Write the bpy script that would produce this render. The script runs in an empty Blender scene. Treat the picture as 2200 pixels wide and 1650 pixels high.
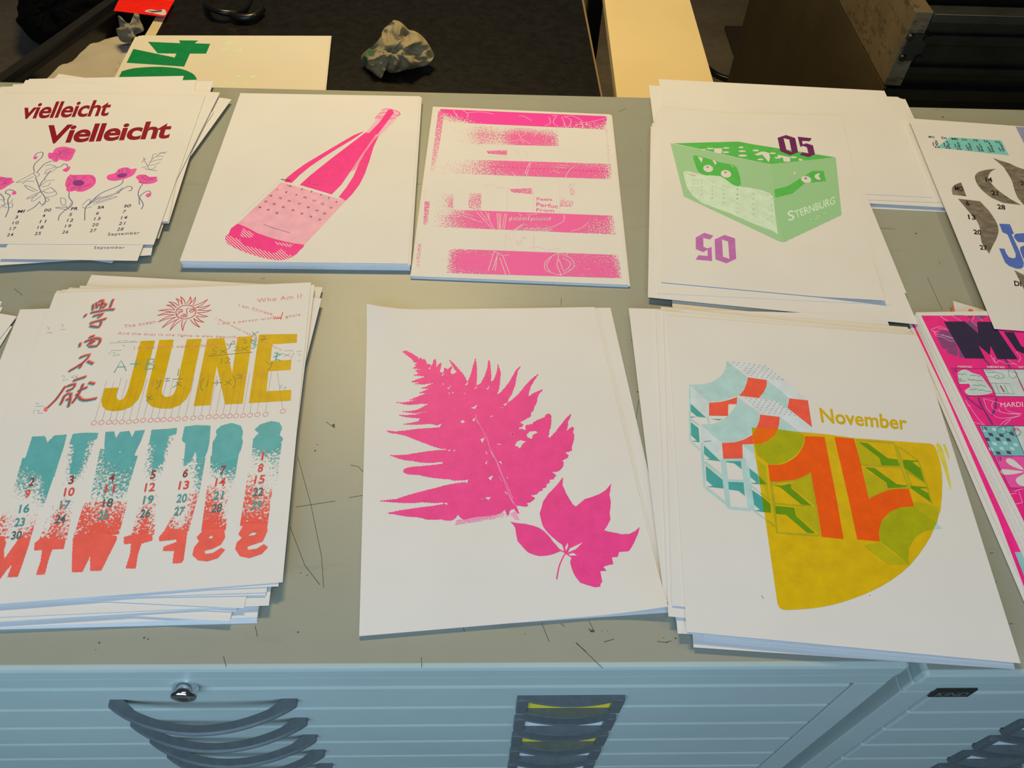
import bpy, bmesh, math, random
import numpy as np
from mathutils import Vector, Matrix, noise as mnoise
from mathutils.geometry import tessellate_polygon, delaunay_2d_cdt

random.seed(7)
SC = bpy.context.scene
COL = SC.collection

# ------------------------------------------------------------------ camera, world, lights, exposure
F_PX, PITCH, ROLL, YAW, TOP, EYE = 1740.7, 0.9045, 0.0616, math.radians(3.8), 0.95, 0.7714
_r = Vector((1, 0, 0)); _f = Vector((0, math.cos(PITCH), -math.sin(PITCH))); _u = _r.cross(_f)
_r2 = math.cos(ROLL) * _r + math.sin(ROLL) * _u
_u2 = -math.sin(ROLL) * _r + math.cos(ROLL) * _u
_tab = Matrix.Rotation(-YAW, 3, 'Z')
RT, UP, FW = _tab @ _r2, _tab @ _u2, _tab @ _f
CAM = Vector((0, 0, TOP + EYE))
cam_d = bpy.data.cameras.new('camera'); cam = bpy.data.objects.new('camera', cam_d); COL.objects.link(cam)
cam_d.sensor_fit = 'HORIZONTAL'; cam_d.sensor_width = 36.0; cam_d.lens = 36.0 * F_PX / 2200.0
cam_d.clip_start = 0.02; cam_d.clip_end = 50
_m = Matrix((RT, UP, -FW)).transposed().to_4x4(); _m.translation = CAM; cam.matrix_world = _m
SC.camera = cam

SC.view_settings.view_transform = 'Standard'; SC.view_settings.look = 'None'
SC.view_settings.exposure = -0.10; SC.view_settings.gamma = 1.0; SC.view_settings.use_curve_mapping = False

W = bpy.data.worlds.new('world'); SC.world = W; W.use_nodes = True
W.node_tree.nodes['Background'].inputs[0].default_value = (0.80, 0.88, 1.0, 1)
W.node_tree.nodes['Background'].inputs[1].default_value = 0.035


def area(name, loc, target, sx, sy, power, color):
    d = bpy.data.lights.new(name, 'AREA'); d.shape = 'RECTANGLE'; d.size = sx; d.size_y = sy
    d.energy = power; d.color = color
    o = bpy.data.objects.new(name, d); COL.objects.link(o); o.location = loc
    o.rotation_euler = (Vector(target) - Vector(loc)).to_track_quat('-Z', 'Y').to_euler()
    return o


area('ceiling_lamp_back', (-0.27, 2.1, 2.65), (-0.22, 1.2, 0.95), 0.60, 0.20, 37, (1.0, 0.74, 0.34))
area('ceiling_lamp_right', (1.5, 1.9, 2.6), (0.6, 0.8, 0.95), 0.5, 0.2, 6, (1.0, 0.78, 0.42))
area('window_daylight', (-0.55, -1.25, 1.75), (-0.1, 0.6, 0.95), 2.0, 1.2, 36, (0.48, 0.72, 1.0))
area('ceiling_lamp_front', (0.2, -0.35, 2.85), (0.1, 0.3, 0.95), 1.2, 0.5, 9, (0.72, 0.86, 1.0))


def lin(h):
    v = [int(h[i:i + 2], 16) / 255 for i in (0, 2, 4)]
    return tuple(c / 12.92 if c <= 0.04045 else ((c + 0.055) / 1.055) ** 2.4 for c in v) + (1,)


# ------------------------------------------------------------------ pixel -> place
def ray(px, py):
    return FW + RT * ((px - 1100) / F_PX) - UP * ((py - 825) / F_PX)


def at(px, py, z):
    d = ray(px, py); return CAM + d * ((z - CAM.z) / d.z)


def aty(px, py, y):
    d = ray(px, py); return CAM + d * ((y - CAM.y) / d.y)


def atx(px, py, x):
    d = ray(px, py); return CAM + d * ((x - CAM.x) / d.x)


def cv(x0, y0, s, pts):
    """points read in a magnified crop -> photo points"""
    return [(x0 + a / s, y0 + b / s) for a, b in pts]


def Z(x0, y0, s):
    return lambda *pts: cv(x0, y0, s, pts)


def smooth(pts, n=4, closed=False):
    out = []; N = len(pts)
    rng = range(N) if closed else range(N - 1)
    for i in rng:
        p = [pts[(i + k) % N] if closed else pts[min(max(i + k, 0), N - 1)] for k in (-1, 0, 1, 2)]
        for j in range(n):
            t = j / n
            out.append(tuple(0.5 * ((2 * p[1][d]) + (-p[0][d] + p[2][d]) * t + (2 * p[0][d] - 5 * p[1][d] + 4 * p[2][d] - p[3][d]) * t * t
                                    + (-p[0][d] + 3 * p[1][d] - 3 * p[2][d] + p[3][d]) * t ** 3) for d in range(len(pts[0]))))
    if not closed: out.append(tuple(pts[-1]))
    return out


def serrate(poly, step=3.0, amp=0.7):
    out = []; k = 0; N = len(poly)
    for i in range(N):
        a = poly[i]; b = poly[(i + 1) % N]
        L = math.hypot(b[0] - a[0], b[1] - a[1]); n = max(1, int(L / step))
        nx, ny = ((b[1] - a[1]) / L, -(b[0] - a[0]) / L) if L > 0 else (0, 0)
        for j in range(n):
            t = j / n; off = amp if (k % 2) else -amp * 0.4
            if j == 0: off = 0
            out.append((a[0] + (b[0] - a[0]) * t + nx * off, a[1] + (b[1] - a[1]) * t + ny * off)); k += 1
    return out


def ellipse(c, rx, ry, n=20, rot=0.0):
    return [(c[0] + rx * math.cos(a) * math.cos(rot) - ry * math.sin(a) * math.sin(rot),
             c[1] + rx * math.cos(a) * math.sin(rot) + ry * math.sin(a) * math.cos(rot)) for a in [2 * math.pi * i / n for i in range(n)]]


# ------------------------------------------------------------------ materials
def new_mat(name):
    m = bpy.data.materials.new(name); m.use_nodes = True
    nt = m.node_tree; b = nt.nodes['Principled BSDF']
    return m, nt, b


def N(nt, t, **kw):
    n = nt.nodes.new(t)
    for k, v in kw.items(): setattr(n, k, v)
    return n


def noise_node(nt, scale, detail=3, rough=0.55, coord='Object', stretch=None):
    tc = N(nt, 'ShaderNodeTexCoord'); nz = N(nt, 'ShaderNodeTexNoise')
    nz.inputs['Scale'].default_value = scale; nz.inputs['Detail'].default_value = detail; nz.inputs['Roughness'].default_value = rough
    if stretch:
        mp = N(nt, 'ShaderNodeMapping'); mp.inputs['Scale'].default_value = stretch
        nt.links.new(tc.outputs[coord], mp.inputs[0]); nt.links.new(mp.outputs[0], nz.inputs[0])
    else:
        nt.links.new(tc.outputs[coord], nz.inputs[0])
    return nz


def ramp(nt, src, stops):
    r = N(nt, 'ShaderNodeValToRGB'); e = r.color_ramp.elements
    while len(e) < len(stops): e.new(0.5)
    for el, (p, c) in zip(e, stops):
        el.position = p; el.color = c if isinstance(c, (tuple, list)) else (c, c, c, 1)
    nt.links.new(src, r.inputs[0]); return r


def mix(nt, fac, a, b):
    x = N(nt, 'ShaderNodeMix', data_type='RGBA')
    for key, v in ((0, fac), (6, a), (7, b)):
        if hasattr(v, 'links'): nt.links.new(v, x.inputs[key])
        else: x.inputs[key].default_value = v
    return x.outputs[2]


def var(c, k):
    return tuple(min(1, v * k) for v in c[:3]) + (1,)


PAPER = (0.80, 0.79, 0.775, 1)
CREAM = (0.80, 0.755, 0.655, 1)


def plain(name, c, rough=0.5, metal=0.0, vary=0.06, scale=30, bump=0.0, spec=0.5):
    m, nt, b = new_mat(name)
    nz = noise_node(nt, scale)
    r = ramp(nt, nz.outputs[0], [(0.3, var(c, 1 - vary)), (0.7, var(c, 1 + vary))])
    nt.links.new(r.outputs[0], b.inputs['Base Color'])
    b.inputs['Roughness'].default_value = rough; b.inputs['Metallic'].default_value = metal
    b.inputs['Specular IOR Level'].default_value = spec
    if bump:
        bp = N(nt, 'ShaderNodeBump'); bp.inputs['Strength'].default_value = bump; bp.inputs['Distance'].default_value = 0.002
        nt.links.new(nz.outputs[0], bp.inputs['Height']); nt.links.new(bp.outputs[0], b.inputs['Normal'])
    return m


def paper_mat(name, c):
    m, nt, b = new_mat(name)
    nz = noise_node(nt, 900, 2); n2 = noise_node(nt, 7, 2)
    r = ramp(nt, n2.outputs[0], [(0.3, var(c, 0.975)), (0.7, var(c, 1.02))])
    nt.links.new(r.outputs[0], b.inputs['Base Color'])
    b.inputs['Roughness'].default_value = 0.75; b.inputs['Specular IOR Level'].default_value = 0.2
    bp = N(nt, 'ShaderNodeBump'); bp.inputs['Strength'].default_value = 0.05; bp.inputs['Distance'].default_value = 0.0005
    nt.links.new(nz.outputs[0], bp.inputs['Height']); nt.links.new(bp.outputs[0], b.inputs['Normal'])
    return m


_inks = {}
LIGHT = {'front': (214, 208, 198), 'mid': (224, 215, 196), 'warm': (224, 210, 178), 'right': (206, 196, 174), 'side': (218, 205, 180)}
HERE = ['front']


def lit(hexc):
    """the ink's own colour, from its colour in the photo next to the white paper of the same place"""
    t = lin(hexc); p = [c / 255 for c in LIGHT[HERE[0]]]
    p = [c / 12.92 if c <= 0.04045 else ((c + 0.055) / 1.055) ** 2.4 for c in p]
    return tuple(min(0.95, a / b * k) for a, b, k in zip(t, p, PAPER)) + (1,)


def ink(hexc, speck=0.10, scale=900, rough=0.5, back=PAPER, vary=0.08):
    """printed ink with tiny unprinted paper specks"""
    key = (hexc, speck, scale, HERE[0])
    if key in _inks: return _inks[key]
    c = lit(hexc); m, nt, b = new_mat('ink_' + hexc)
    a = noise_node(nt, scale, 2); w = noise_node(nt, 60, 3)
    body = ramp(nt, w.outputs[0], [(0.3, var(c, 1 - vary)), (0.7, var(c, 1 + vary))])
    hole = ramp(nt, a.outputs[0], [(0.62, 0.0), (0.74, speck)])
    nt.links.new(mix(nt, hole.outputs[0], body.outputs[0], back), b.inputs['Base Color'])
    b.inputs['Roughness'].default_value = rough; b.inputs['Specular IOR Level'].default_value = 0.25
    _inks[key] = m
    return m


def hatch(hexc, pitch, ang, duty, back=PAPER, soft=0.08):
    """ink printed as a line screen: lines of the given pitch (m)"""
    key = ('h', hexc, pitch, ang, duty, HERE[0])
    if key in _inks: return _inks[key]
    c = lit(hexc); m, nt, b = new_mat('screen_' + hexc)
    tc = N(nt, 'ShaderNodeTexCoord'); mp = N(nt, 'ShaderNodeMapping'); mp.inputs['Rotation'].default_value = (0, 0, ang)
    sx = N(nt, 'ShaderNodeSeparateXYZ'); nt.links.new(tc.outputs['Object'], mp.inputs[0]); nt.links.new(mp.outputs[0], sx.inputs[0])
    mu = N(nt, 'ShaderNodeMath', operation='MULTIPLY'); mu.inputs[1].default_value = 1.0 / pitch; nt.links.new(sx.outputs['X'], mu.inputs[0])
    fr = N(nt, 'ShaderNodeMath', operation='PINGPONG'); fr.inputs[1].default_value = 0.5; nt.links.new(mu.outputs[0], fr.inputs[0])
    r = ramp(nt, fr.outputs[0], [(max(0, duty / 2 - soft), 0.0), (min(1, duty / 2 + soft), 1.0)])
    nt.links.new(mix(nt, r.outputs[0], c, back), b.inputs['Base Color'])
    b.inputs['Roughness'].default_value = 0.6; b.inputs['Specular IOR Level'].default_value = 0.2
    _inks[key] = m
    return m


def dry(hexc, scale=420, back=PAPER, contrast=0.10):
    """dry, patchy ink: the mesh attribute 'ink_amount' says how much of it took"""
    key = ('d', hexc, scale, HERE[0])
    if key in _inks: return _inks[key]
    c = lit(hexc); m, nt, b = new_mat('dry_ink_' + hexc)
    a = noise_node(nt, scale, 5, 0.72)
    at_ = N(nt, 'ShaderNodeAttribute', attribute_name='ink_amount')
    st = ramp(nt, a.outputs[0], [(0.28, 0.0), (0.72, 1.0)])
    s = N(nt, 'ShaderNodeMath', operation='ADD'); nt.links.new(st.outputs[0], s.inputs[0]); nt.links.new(at_.outputs['Fac'], s.inputs[1])
    k = ramp(nt, s.outputs[0], [(0.92, 0.0), (1.0, 1.0)])
    mr = N(nt, 'ShaderNodeMapRange'); mr.inputs['From Min'].default_value = 1 - contrast; mr.inputs['From Max'].default_value = 1 + contrast
    nt.links.new(s.outputs[0], mr.inputs['Value'])
    b.inputs['Base Color'].default_value = c
    tr = N(nt, 'ShaderNodeBsdfTransparent'); ms = N(nt, 'ShaderNodeMixShader'); out = nt.nodes['Material Output']
    nt.links.new(mr.outputs[0], ms.inputs[0]); nt.links.new(tr.outputs[0], ms.inputs[1]); nt.links.new(b.outputs[0], ms.inputs[2]); nt.links.new(ms.outputs[0], out.inputs['Surface'])
    b.inputs['Roughness'].default_value = 0.6; b.inputs['Specular IOR Level'].default_value = 0.2
    _inks[key] = m
    return m


M = {}
M['paper'] = paper_mat('white_paper', PAPER)
M['cream'] = paper_mat('cream_paper', CREAM)
M['edge'] = paper_mat('bluish_paper', (0.74, 0.79, 0.86, 1))

# ------------------------------------------------------------------ mesh helpers


def tag(o, label=None, cat=None, group=None, kind=None):
    if label: o['label'] = label
    if cat: o['category'] = cat
    if group: o['group'] = group
    if kind: o['kind'] = kind
    return o


def mesh_obj(name, verts, faces, mat, parent=None, loc=(0, 0, 0), rotz=0.0, shade=False):
    me = bpy.data.meshes.new(name); me.from_pydata([tuple(v) for v in verts], [], faces); me.update()
    o = bpy.data.objects.new(name, me); COL.objects.link(o)
    for m in (mat if isinstance(mat, (list, tuple)) else [mat]): me.materials.append(m)
    o.location = loc; o.rotation_euler = (0, 0, rotz)
    if parent: o.parent = parent
    if shade:
        for p in me.polygons: p.use_smooth = True
    return o


def bm_obj(name, bm, mat, parent=None, loc=(0, 0, 0), rotz=0.0, shade=False):
    me = bpy.data.meshes.new(name); bm.normal_update(); bm.to_mesh(me); bm.free()
    o = bpy.data.objects.new(name, me); COL.objects.link(o)
    for m in (mat if isinstance(mat, (list, tuple)) else [mat]): me.materials.append(m)
    o.location = loc; o.rotation_euler = (0, 0, rotz)
    if parent: o.parent = parent
    if shade:
        for p in me.polygons: p.use_smooth = True
    return o


def empty(name, loc, label=None, cat=None, group=None, rotz=0.0):
    o = bpy.data.objects.new(name, None); COL.objects.link(o); o.location = loc; o.rotation_euler = (0, 0, rotz)
    o.empty_display_size = 0.05
    return tag(o, label, cat, group)


def add_box(bm, x0, x1, y0, y1, z0, z1, bev=0.0):
    r = bmesh.ops.create_cube(bm, size=1.0)
    for v in r['verts']:
        v.co = Vector(((x0 + x1) / 2 + v.co.x * (x1 - x0), (y0 + y1) / 2 + v.co.y * (y1 - y0), (z0 + z1) / 2 + v.co.z * (z1 - z0)))
    if bev:
        es = list({e for v in r['verts'] for e in v.link_edges})
        bmesh.ops.bevel(bm, geom=es, offset=bev, segments=2, profile=0.5, affect='EDGES')
    return bm


def box(name, x0, x1, y0, y1, z0, z1, mat, parent=None, bev=0.0, loc=(0, 0, 0)):
    bm = bmesh.new(); add_box(bm, x0, x1, y0, y1, z0, z1, bev)
    return bm_obj(name, bm, mat, parent, loc)


def tube(path, rad, seg=8, cap=True):
    """verts, faces of a round tube along a 3-D path; rad a number or one per point"""
    V, Fc = [], []; n = len(path); P = [Vector(p) for p in path]
    up = Vector((0, 0, 1))
    for i in range(n):
        t = (P[min(i + 1, n - 1)] - P[max(i - 1, 0)]).normalized()
        a = t.cross(up)
        if a.length < 1e-4: a = t.cross(Vector((0, 1, 0)))
        a.normalize(); b = t.cross(a)
        r = rad[i] if isinstance(rad, (list, tuple)) else rad
        for k in range(seg):
            q = 2 * math.pi * k / seg; V.append(P[i] + a * (r * math.cos(q)) + b * (r * math.sin(q)))
    for i in range(n - 1):
        for k in range(seg):
            Fc.append((i * seg + k, i * seg + (k + 1) % seg, (i + 1) * seg + (k + 1) % seg, (i + 1) * seg + k))
    if cap:
        Fc.append(tuple(range(seg))[::-1]); Fc.append(tuple((n - 1) * seg + k for k in range(seg)))
    return V, Fc


# ------------------------------------------------------------------ sheets and what is printed on them
INK_STEP = 0.00004


class Sheet:
    """one sheet of paper given by where its four corners (TL, TR, BR, BL) lie; local frame follows its top edge"""

    def __init__(self, corners, zmm, label, group=None, mat=None, thick=0.00035, lift=None, name='paper_sheet', cat='sheet of paper', world=False, base=None):
        self.z = (TOP if base is None else base) + zmm / 1000.0
        P = [Vector(c) for c in corners] if world else [at(px, py, self.z) for px, py in corners]
        self.P = P
        c = sum(P, Vector()) / 4; c.z = self.z
        e = P[1] - P[0]; self.a = math.atan2(e.y, e.x)
        self.c = c; self.Ri = Matrix.Rotation(-self.a, 3, 'Z'); self.lift = lift
        Q = [self.Ri @ (p - c) for p in P]; self.Q = Q
        n = 1 if lift is None else 24
        V, Fc = [], []
        def grid(dz):
            o = len(V)
            for j in range(n + 1):
                for i in range(n + 1):
                    u, v = i / n, j / n
                    p = (Q[0] * (1 - u) + Q[1] * u) * (1 - v) + (Q[3] * (1 - u) + Q[2] * u) * v
                    V.append((p.x, p.y, (lift(u, v) if lift else 0.0) - dz))
            return o
        s = n + 1; grid(0.0); ob = grid(thick)
        for j in range(n):
            for i in range(n):
                k = j * s + i
                Fc.append((k, k + s, k + s + 1, k + 1)); Fc.append((ob + k, ob + k + 1, ob + k + s + 1, ob + k + s))
        ring = [(i, 0) for i in range(n)] + [(n, j) for j in range(n)] + [(i, n) for i in range(n, 0, -1)] + [(0, j) for j in range(n, 0, -1)]
        idx = [j * s + i for i, j in ring]; side0 = len(Fc)
        for a, b in zip(idx, idx[1:] + idx[:1]):
            o4 = len(V); V += [V[a], V[b], V[ob + b], V[ob + a]]; Fc.append((o4, o4 + 1, o4 + 2, o4 + 3))
        self.obj = mesh_obj(name, V, Fc, mat or M['paper'], None, c, self.a, shade=False)
        if lift:
            for p_ in self.obj.data.polygons[:side0]: p_.use_smooth = True
        tag(self.obj, label, cat, group)
        self.layer = 0

    def loc(self, px, py, dz=0.0):
        p = self.Ri @ (at(px, py, self.z) - self.c); return Vector((p.x, p.y, dz))

    def _dz(self, layer):
        self.layer += 1
        return INK_STEP * layer + 0.00004 + 0.000004 * (self.layer % 8)

    def ink(self, name, polys, mat, layer=1, label=None, parent=None):
        """fill photo-space polygons (each a ring or [ring, hole, hole...])"""
        V, Fc = [], []; dz = self._dz(layer)
        for q, poly in enumerate(polys):
            rings = poly if isinstance(poly[0][0], (tuple, list)) else [poly]
            if len(rings) > 1:      # simple rings with real holes
                R3 = [[self.loc(x, y, dz + 0.0000025 * (q % 10)) for x, y in r] for r in rings]
                flat = [v for r in R3 for v in r]; o = len(V); V += flat
                for t in tessellate_polygon([[Vector((v.x, v.y, 0)) for v in r] for r in R3]):
                    a, b, c = (flat[i] for i in t)
                    k3 = (b - a).cross(c - a).z
                    if abs(k3) > 1e-14: Fc.append(tuple(o + i for i in (t if k3 > 0 else t[::-1])))
                continue
            P, E = [], []
            for r in rings:
                o0 = len(P); L = [self.loc(x, y) for x, y in r]
                P += [Vector((v.x * 1000, v.y * 1000)) for v in L]; E += [(o0 + i, o0 + (i + 1) % len(L)) for i in range(len(L))]
            vs, _e, fs, *_ = delaunay_2d_cdt(P, E, [], 4, 1e-5)
            o = len(V); zz_ = dz + 0.0000025 * (q % 10)
            V += [Vector((v.x / 1000, v.y / 1000, zz_)) for v in vs]
            for f in fs:
                f = tuple(f); a, b, c = vs[f[0]], vs[f[1]], vs[f[2]]
                if (b - a).cross(c - a) < 0: f = f[::-1]
                Fc.append(tuple(o + i for i in f))
        return self._put(name, V, Fc, mat, label, parent)

    def _put(self, name, V, Fc, mat, label=None, parent=None):
        o = mesh_obj(name, V, Fc, mat, parent or self.obj)
        if label: o['label'] = label
        return o

    def lines(self, name, strokes, wmm, mat, layer=2, label=None, sm=0, parent=None, taper=False):
        """pen strokes of width wmm (millimetres) along photo-space polylines"""
        V, Fc = [], []; dz = self._dz(layer)
        for q, s in enumerate(strokes):
            w = wmm
            if isinstance(s, dict): w = s['w']; s = s['p']
            if sm and len(s) > 2: s = smooth(s, sm)
            P = [self.loc(x, y, dz + 0.0000025 * (q % 10)) for x, y in s]
            P = [p for i, p in enumerate(P) if i == 0 or (p - P[i - 1]).length > 1e-6]
            if len(P) < 2: continue
            o = len(V); n = len(P)
            for i in range(n):
                t = (P[min(i + 1, n - 1)] - P[max(i - 1, 0)]).normalized(); nrm = Vector((-t.y, t.x, 0))
                h = w / 2000.0
                if taper: h *= 0.35 + 0.65 * math.sin(math.pi * (0.12 + 0.76 * i / (n - 1)))
                V += [P[i] + nrm * h, P[i] - nrm * h]
            for i in range(n - 1): Fc.append((o + 2 * i, o + 2 * i + 1, o + 2 * i + 3, o + 2 * i + 2))
        return self._put(name, V, Fc, mat, label, parent)

    def band(self, name, quads, mat, layer=1, label=None, parent=None, nu=24, nv=10, rag=0.0):
        """patchy ink areas: list of (quad, rows of densities)"""
        V, Fc, D = [], [], []; dz = self._dz(layer)
        for q, (quad, rows) in enumerate(quads):
            Q = [self.loc(x, y, dz + 0.0000025 * (q % 10)) for x, y in quad]
            G = np.array(rows, float)
            if G.ndim == 1: G = G[None, :]
            o = len(V)
            for j in range(nv + 1):
                for i in range(nu + 1):
                    u, v = i / nu, j / nv
                    V.append((Q[0] * (1 - u) + Q[1] * u) * (1 - v) + (Q[3] * (1 - u) + Q[2] * u) * v)
                    x = u * (G.shape[1] - 1); y = v * (G.shape[0] - 1)
                    i0, j0 = min(int(x), max(G.shape[1] - 2, 0)), min(int(y), max(G.shape[0] - 2, 0))
                    i1, j1 = min(i0 + 1, G.shape[1] - 1), min(j0 + 1, G.shape[0] - 1); fx, fy = x - i0, y - j0
                    d = (G[j0, i0] * (1 - fx) + G[j0, i1] * fx) * (1 - fy) + (G[j1, i0] * (1 - fx) + G[j1, i1] * fx) * fy
                    edge = min(u, 1 - u) / 0.04 if rag else 1
                    D.append(d * min(1.0, 0.6 + 0.4 * edge))
            for j in range(nv):
                for i in range(nu):
                    k = o + j * (nu + 1) + i; Fc.append((k, k + nu + 1, k + nu + 2, k + 1))
        ob = self._put(name, V, Fc, mat, label, parent)
        at_ = ob.data.attributes.new('ink_amount', 'FLOAT', 'POINT')
        for i, d in enumerate(D): at_.data[i].value = d
        return ob

    def text(self, name, items, mat, layer=3, label=None, bold=0.0, parent=None, space=1.0):
        """items: (string, quad TL TR BR BL in photo space) - the lettering fills the quad"""
        V, Fc = [], []; dz = self._dz(layer)
        for s, quad in items:
            tv, tf = glyphs(s, bold, space)
            Q = [self.loc(x, y, dz) for x, y in quad]; o = len(V)
            for u, v in tv:
                V.append((Q[3] * (1 - u) + Q[2] * u) * (1 - v) + (Q[0] * (1 - u) + Q[1] * u) * v)
            for f in tf:
                a, b, c = V[o + f[0]], V[o + f[1]], V[o + f[2]]
                f = f if (b - a).cross(c - a).z > 0 else f[::-1]
                Fc.append(tuple(o + i for i in f))
        return self._put(name, V, Fc, mat, label, parent)


_gl = {}


def glyphs(s, bold=0.0, space=1.0):
    """outline lettering as a unit-square mesh"""
    key = (s, bold, space)
    if key in _gl: return _gl[key]
    c = bpy.data.curves.new('lettering', 'FONT'); c.body = s; c.size = 1.0; c.offset = bold; c.space_character = space
    c.fill_mode = 'FRONT'; c.resolution_u = 4
    o = bpy.data.objects.new('lettering', c); COL.objects.link(o)
    dg = bpy.context.evaluated_depsgraph_get(); dg.update()
    e = o.evaluated_get(dg); me = e.to_mesh()
    vs = [(v.co.x, v.co.y) for v in me.vertices]; fs = [tuple(p.vertices) for p in me.polygons]
    e.to_mesh_clear(); bpy.data.objects.remove(o); bpy.data.curves.remove(c)
    x0 = min(v[0] for v in vs); x1 = max(v[0] for v in vs); y0 = min(v[1] for v in vs); y1 = max(v[1] for v in vs)
    r = ([((x - x0) / (x1 - x0 + 1e-9), (y - y0) / (y1 - y0 + 1e-9)) for x, y in vs], fs)
    _gl[key] = r
    return r


def tq(cx, cy, w, h, ang=0.0, lean=0.0):
    """quad of size w x h (photo px) about a centre, turned by ang (deg, + = falling to the right), leaning by lean px at the top"""
    a = math.radians(ang); ex = (math.cos(a), math.sin(a)); ey = (-math.sin(a), math.cos(a))
    def p(i, j): return (cx + ex[0] * i * w / 2 + ey[0] * j * h / 2 + (lean / 2 if j < 0 else -lean / 2), cy + ex[1] * i * w / 2 + ey[1] * j * h / 2)
    return [p(-1, -1), p(1, -1), p(1, 1), p(-1, 1)]


def bl_quad(bl, br, h, lean=0.0):
    """quad standing on a baseline, h px high"""
    dx, dy = br[0] - bl[0], br[1] - bl[1]; L = math.hypot(dx, dy); n = (dy / L, -dx / L)
    return [(bl[0] + n[0] * h + lean, bl[1] + n[1] * h), (br[0] + n[0] * h + lean, br[1] + n[1] * h), br, bl]


def rect(A, B, side, zmm, other):
    """four world corners of a rectangular sheet from two visible corners (photo px) of one side"""
    z = TOP + zmm / 1000.0; a = at(*A, z); b = at(*B, z); d = (b - a).normalized(); n = Vector((-d.y, d.x, 0))
    if side == 'top': return [a, b, b - n * other, a - n * other]
    if side == 'bottom': return [a + n * other, b + n * other, b, a]          # A = BL, B = BR
    if side == 'left':                                                          # A = TL, B = BL
        return [a, a + n * other, b + n * other, b]
    if side == 'right':                                                         # A = TR, B = BR
        return [a - n * other, a, b, b - n * other]


def corner(A, which, along, zmm, w, h, axis):
    """rectangular sheet from one corner (px) and the direction of one of its edges (towards px 'along')"""
    z = TOP + zmm / 1000.0; a = at(*A, z); d = (at(*along, z) - a).normalized()
    if axis == 'v':
        dn = d if which[0] == 'T' else -d                     # 'down' direction of the sheet
        ex = Vector((-dn.y, dn.x, 0))
    else:
        ex = d if which[1] == 'L' else -d; dn = Vector((ex.y, -ex.x, 0))
    tl = a - (dn * h if which[0] == 'B' else Vector()) - (ex * w if which[1] == 'R' else Vector())
    return [tl, tl + ex * w, tl + ex * w + dn * h, tl + dn * h]


def inset(P, d, jit=0.0015):
    c = sum(P, Vector()) / 4
    out = []
    jx, jy, ja = random.uniform(-jit, jit), random.uniform(-jit, jit), random.uniform(-0.004, 0.004) * (1 if jit else 0)
    R = Matrix.Rotation(ja, 3, 'Z')
    for p in P:
        v = p - c; L = v.length
        q = c + R @ (v * (1 - d / L)) + Vector((jx, jy, 0)); out.append(q)
    return out

# ------------------------------------------------------------------ floor
def floor_mat():
    m, nt, b = new_mat('grey_concrete')
    a = noise_node(nt, 3.0, 6, 0.6); c = noise_node(nt, 40, 3)
    r = ramp(nt, a.outputs[0], [(0.25, lin('6a6250')), (0.6, lin('83796a')), (0.8, lin('5e5646'))])
    r2 = ramp(nt, c.outputs[0], [(0.3, 0.85), (0.7, 1.05)])
    x = N(nt, 'ShaderNodeMix', data_type='RGBA', blend_type='MULTIPLY'); x.inputs[0].default_value = 1
    nt.links.new(r.outputs[0], x.inputs[6]); nt.links.new(r2.outputs[0], x.inputs[7])
    nt.links.new(x.outputs[2], b.inputs['Base Color']); b.inputs['Roughness'].default_value = 0.6
    return m


fl = box('floor', -4.5, 4.5, -3.2, 6.0, -0.05, 0.0, floor_mat()); tag(fl, kind='structure')

# ------------------------------------------------------------------ flat file cabinets
FY = 0.2631           # front plane of the left cabinet
BY = 1.228


def paint_mat(name, c, wear):
    m, nt, b = new_mat(name)
    a = noise_node(nt, 5, 6, 0.65); s = noise_node(nt, 9, 5, 0.6, stretch=(1, 6, 6)); d = noise_node(nt, 160, 2, 0.5)
    r = ramp(nt, a.outputs[0], [(0.25, var(c, 0.93)), (0.75, var(c, 1.05))])
    r2 = ramp(nt, s.outputs[0], [(0.35, 1.0), (0.62, 1.0), (0.75, 1 - wear)])
    sp = ramp(nt, d.outputs[0], [(0.735, 1.0), (0.76, 0.55)])
    x = N(nt, 'ShaderNodeMix', data_type='RGBA', blend_type='MULTIPLY'); x.inputs[0].default_value = 1
    nt.links.new(r.outputs[0], x.inputs[6]); nt.links.new(r2.outputs[0], x.inputs[7])
    y = N(nt, 'ShaderNodeMix', data_type='RGBA', blend_type='MULTIPLY'); y.inputs[0].default_value = wear * 2
    nt.links.new(x.outputs[2], y.inputs[6]); nt.links.new(sp.outputs[0], y.inputs[7])
    nt.links.new(y.outputs[2], b.inputs['Base Color'])
    b.inputs['Roughness'].default_value = 0.42
    f = noise_node(nt, 1400, 2); bp = N(nt, 'ShaderNodeBump'); bp.inputs['Strength'].default_value = 0.12; bp.inputs['Distance'].default_value = 0.0006
    nt.links.new(f.outputs[0], bp.inputs['Height']); nt.links.new(bp.outputs[0], b.inputs['Normal'])
    return m


M['top'] = paint_mat('grey_green_enamel', (0.335, 0.35, 0.290, 1), 0.10)
M['front'] = paint_mat('light_grey_enamel', (0.46, 0.53, 0.48, 1), 0.08)
M['handle'] = plain('grey_plastic', lin('5d6464'), 0.38, 0, 0.10, 90, 0.1)
M['dark'] = plain('dark_gap', (0.012, 0.012, 0.012, 1), 0.7)
M['chrome'] = plain('chrome', (0.75, 0.76, 0.78, 1), 0.12, 1.0, 0.02)
M['yellow_card'] = plain('yellow_card', lin('efd53c'), 0.6)
M['white_card'] = plain('white_card', (0.8, 0.82, 0.82, 1), 0.6)
M['mark'] = plain('dark_scratch', (0.05, 0.048, 0.04, 1), 0.7)
M['badge'] = plain('black_badge', (0.02, 0.02, 0.018, 1), 0.35)
M['badge_text'] = plain('badge_lettering', (0.13, 0.13, 0.11, 1), 0.4)
DZ0, PITCHZ, NDR = 0.891, 0.0665, 8


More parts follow.
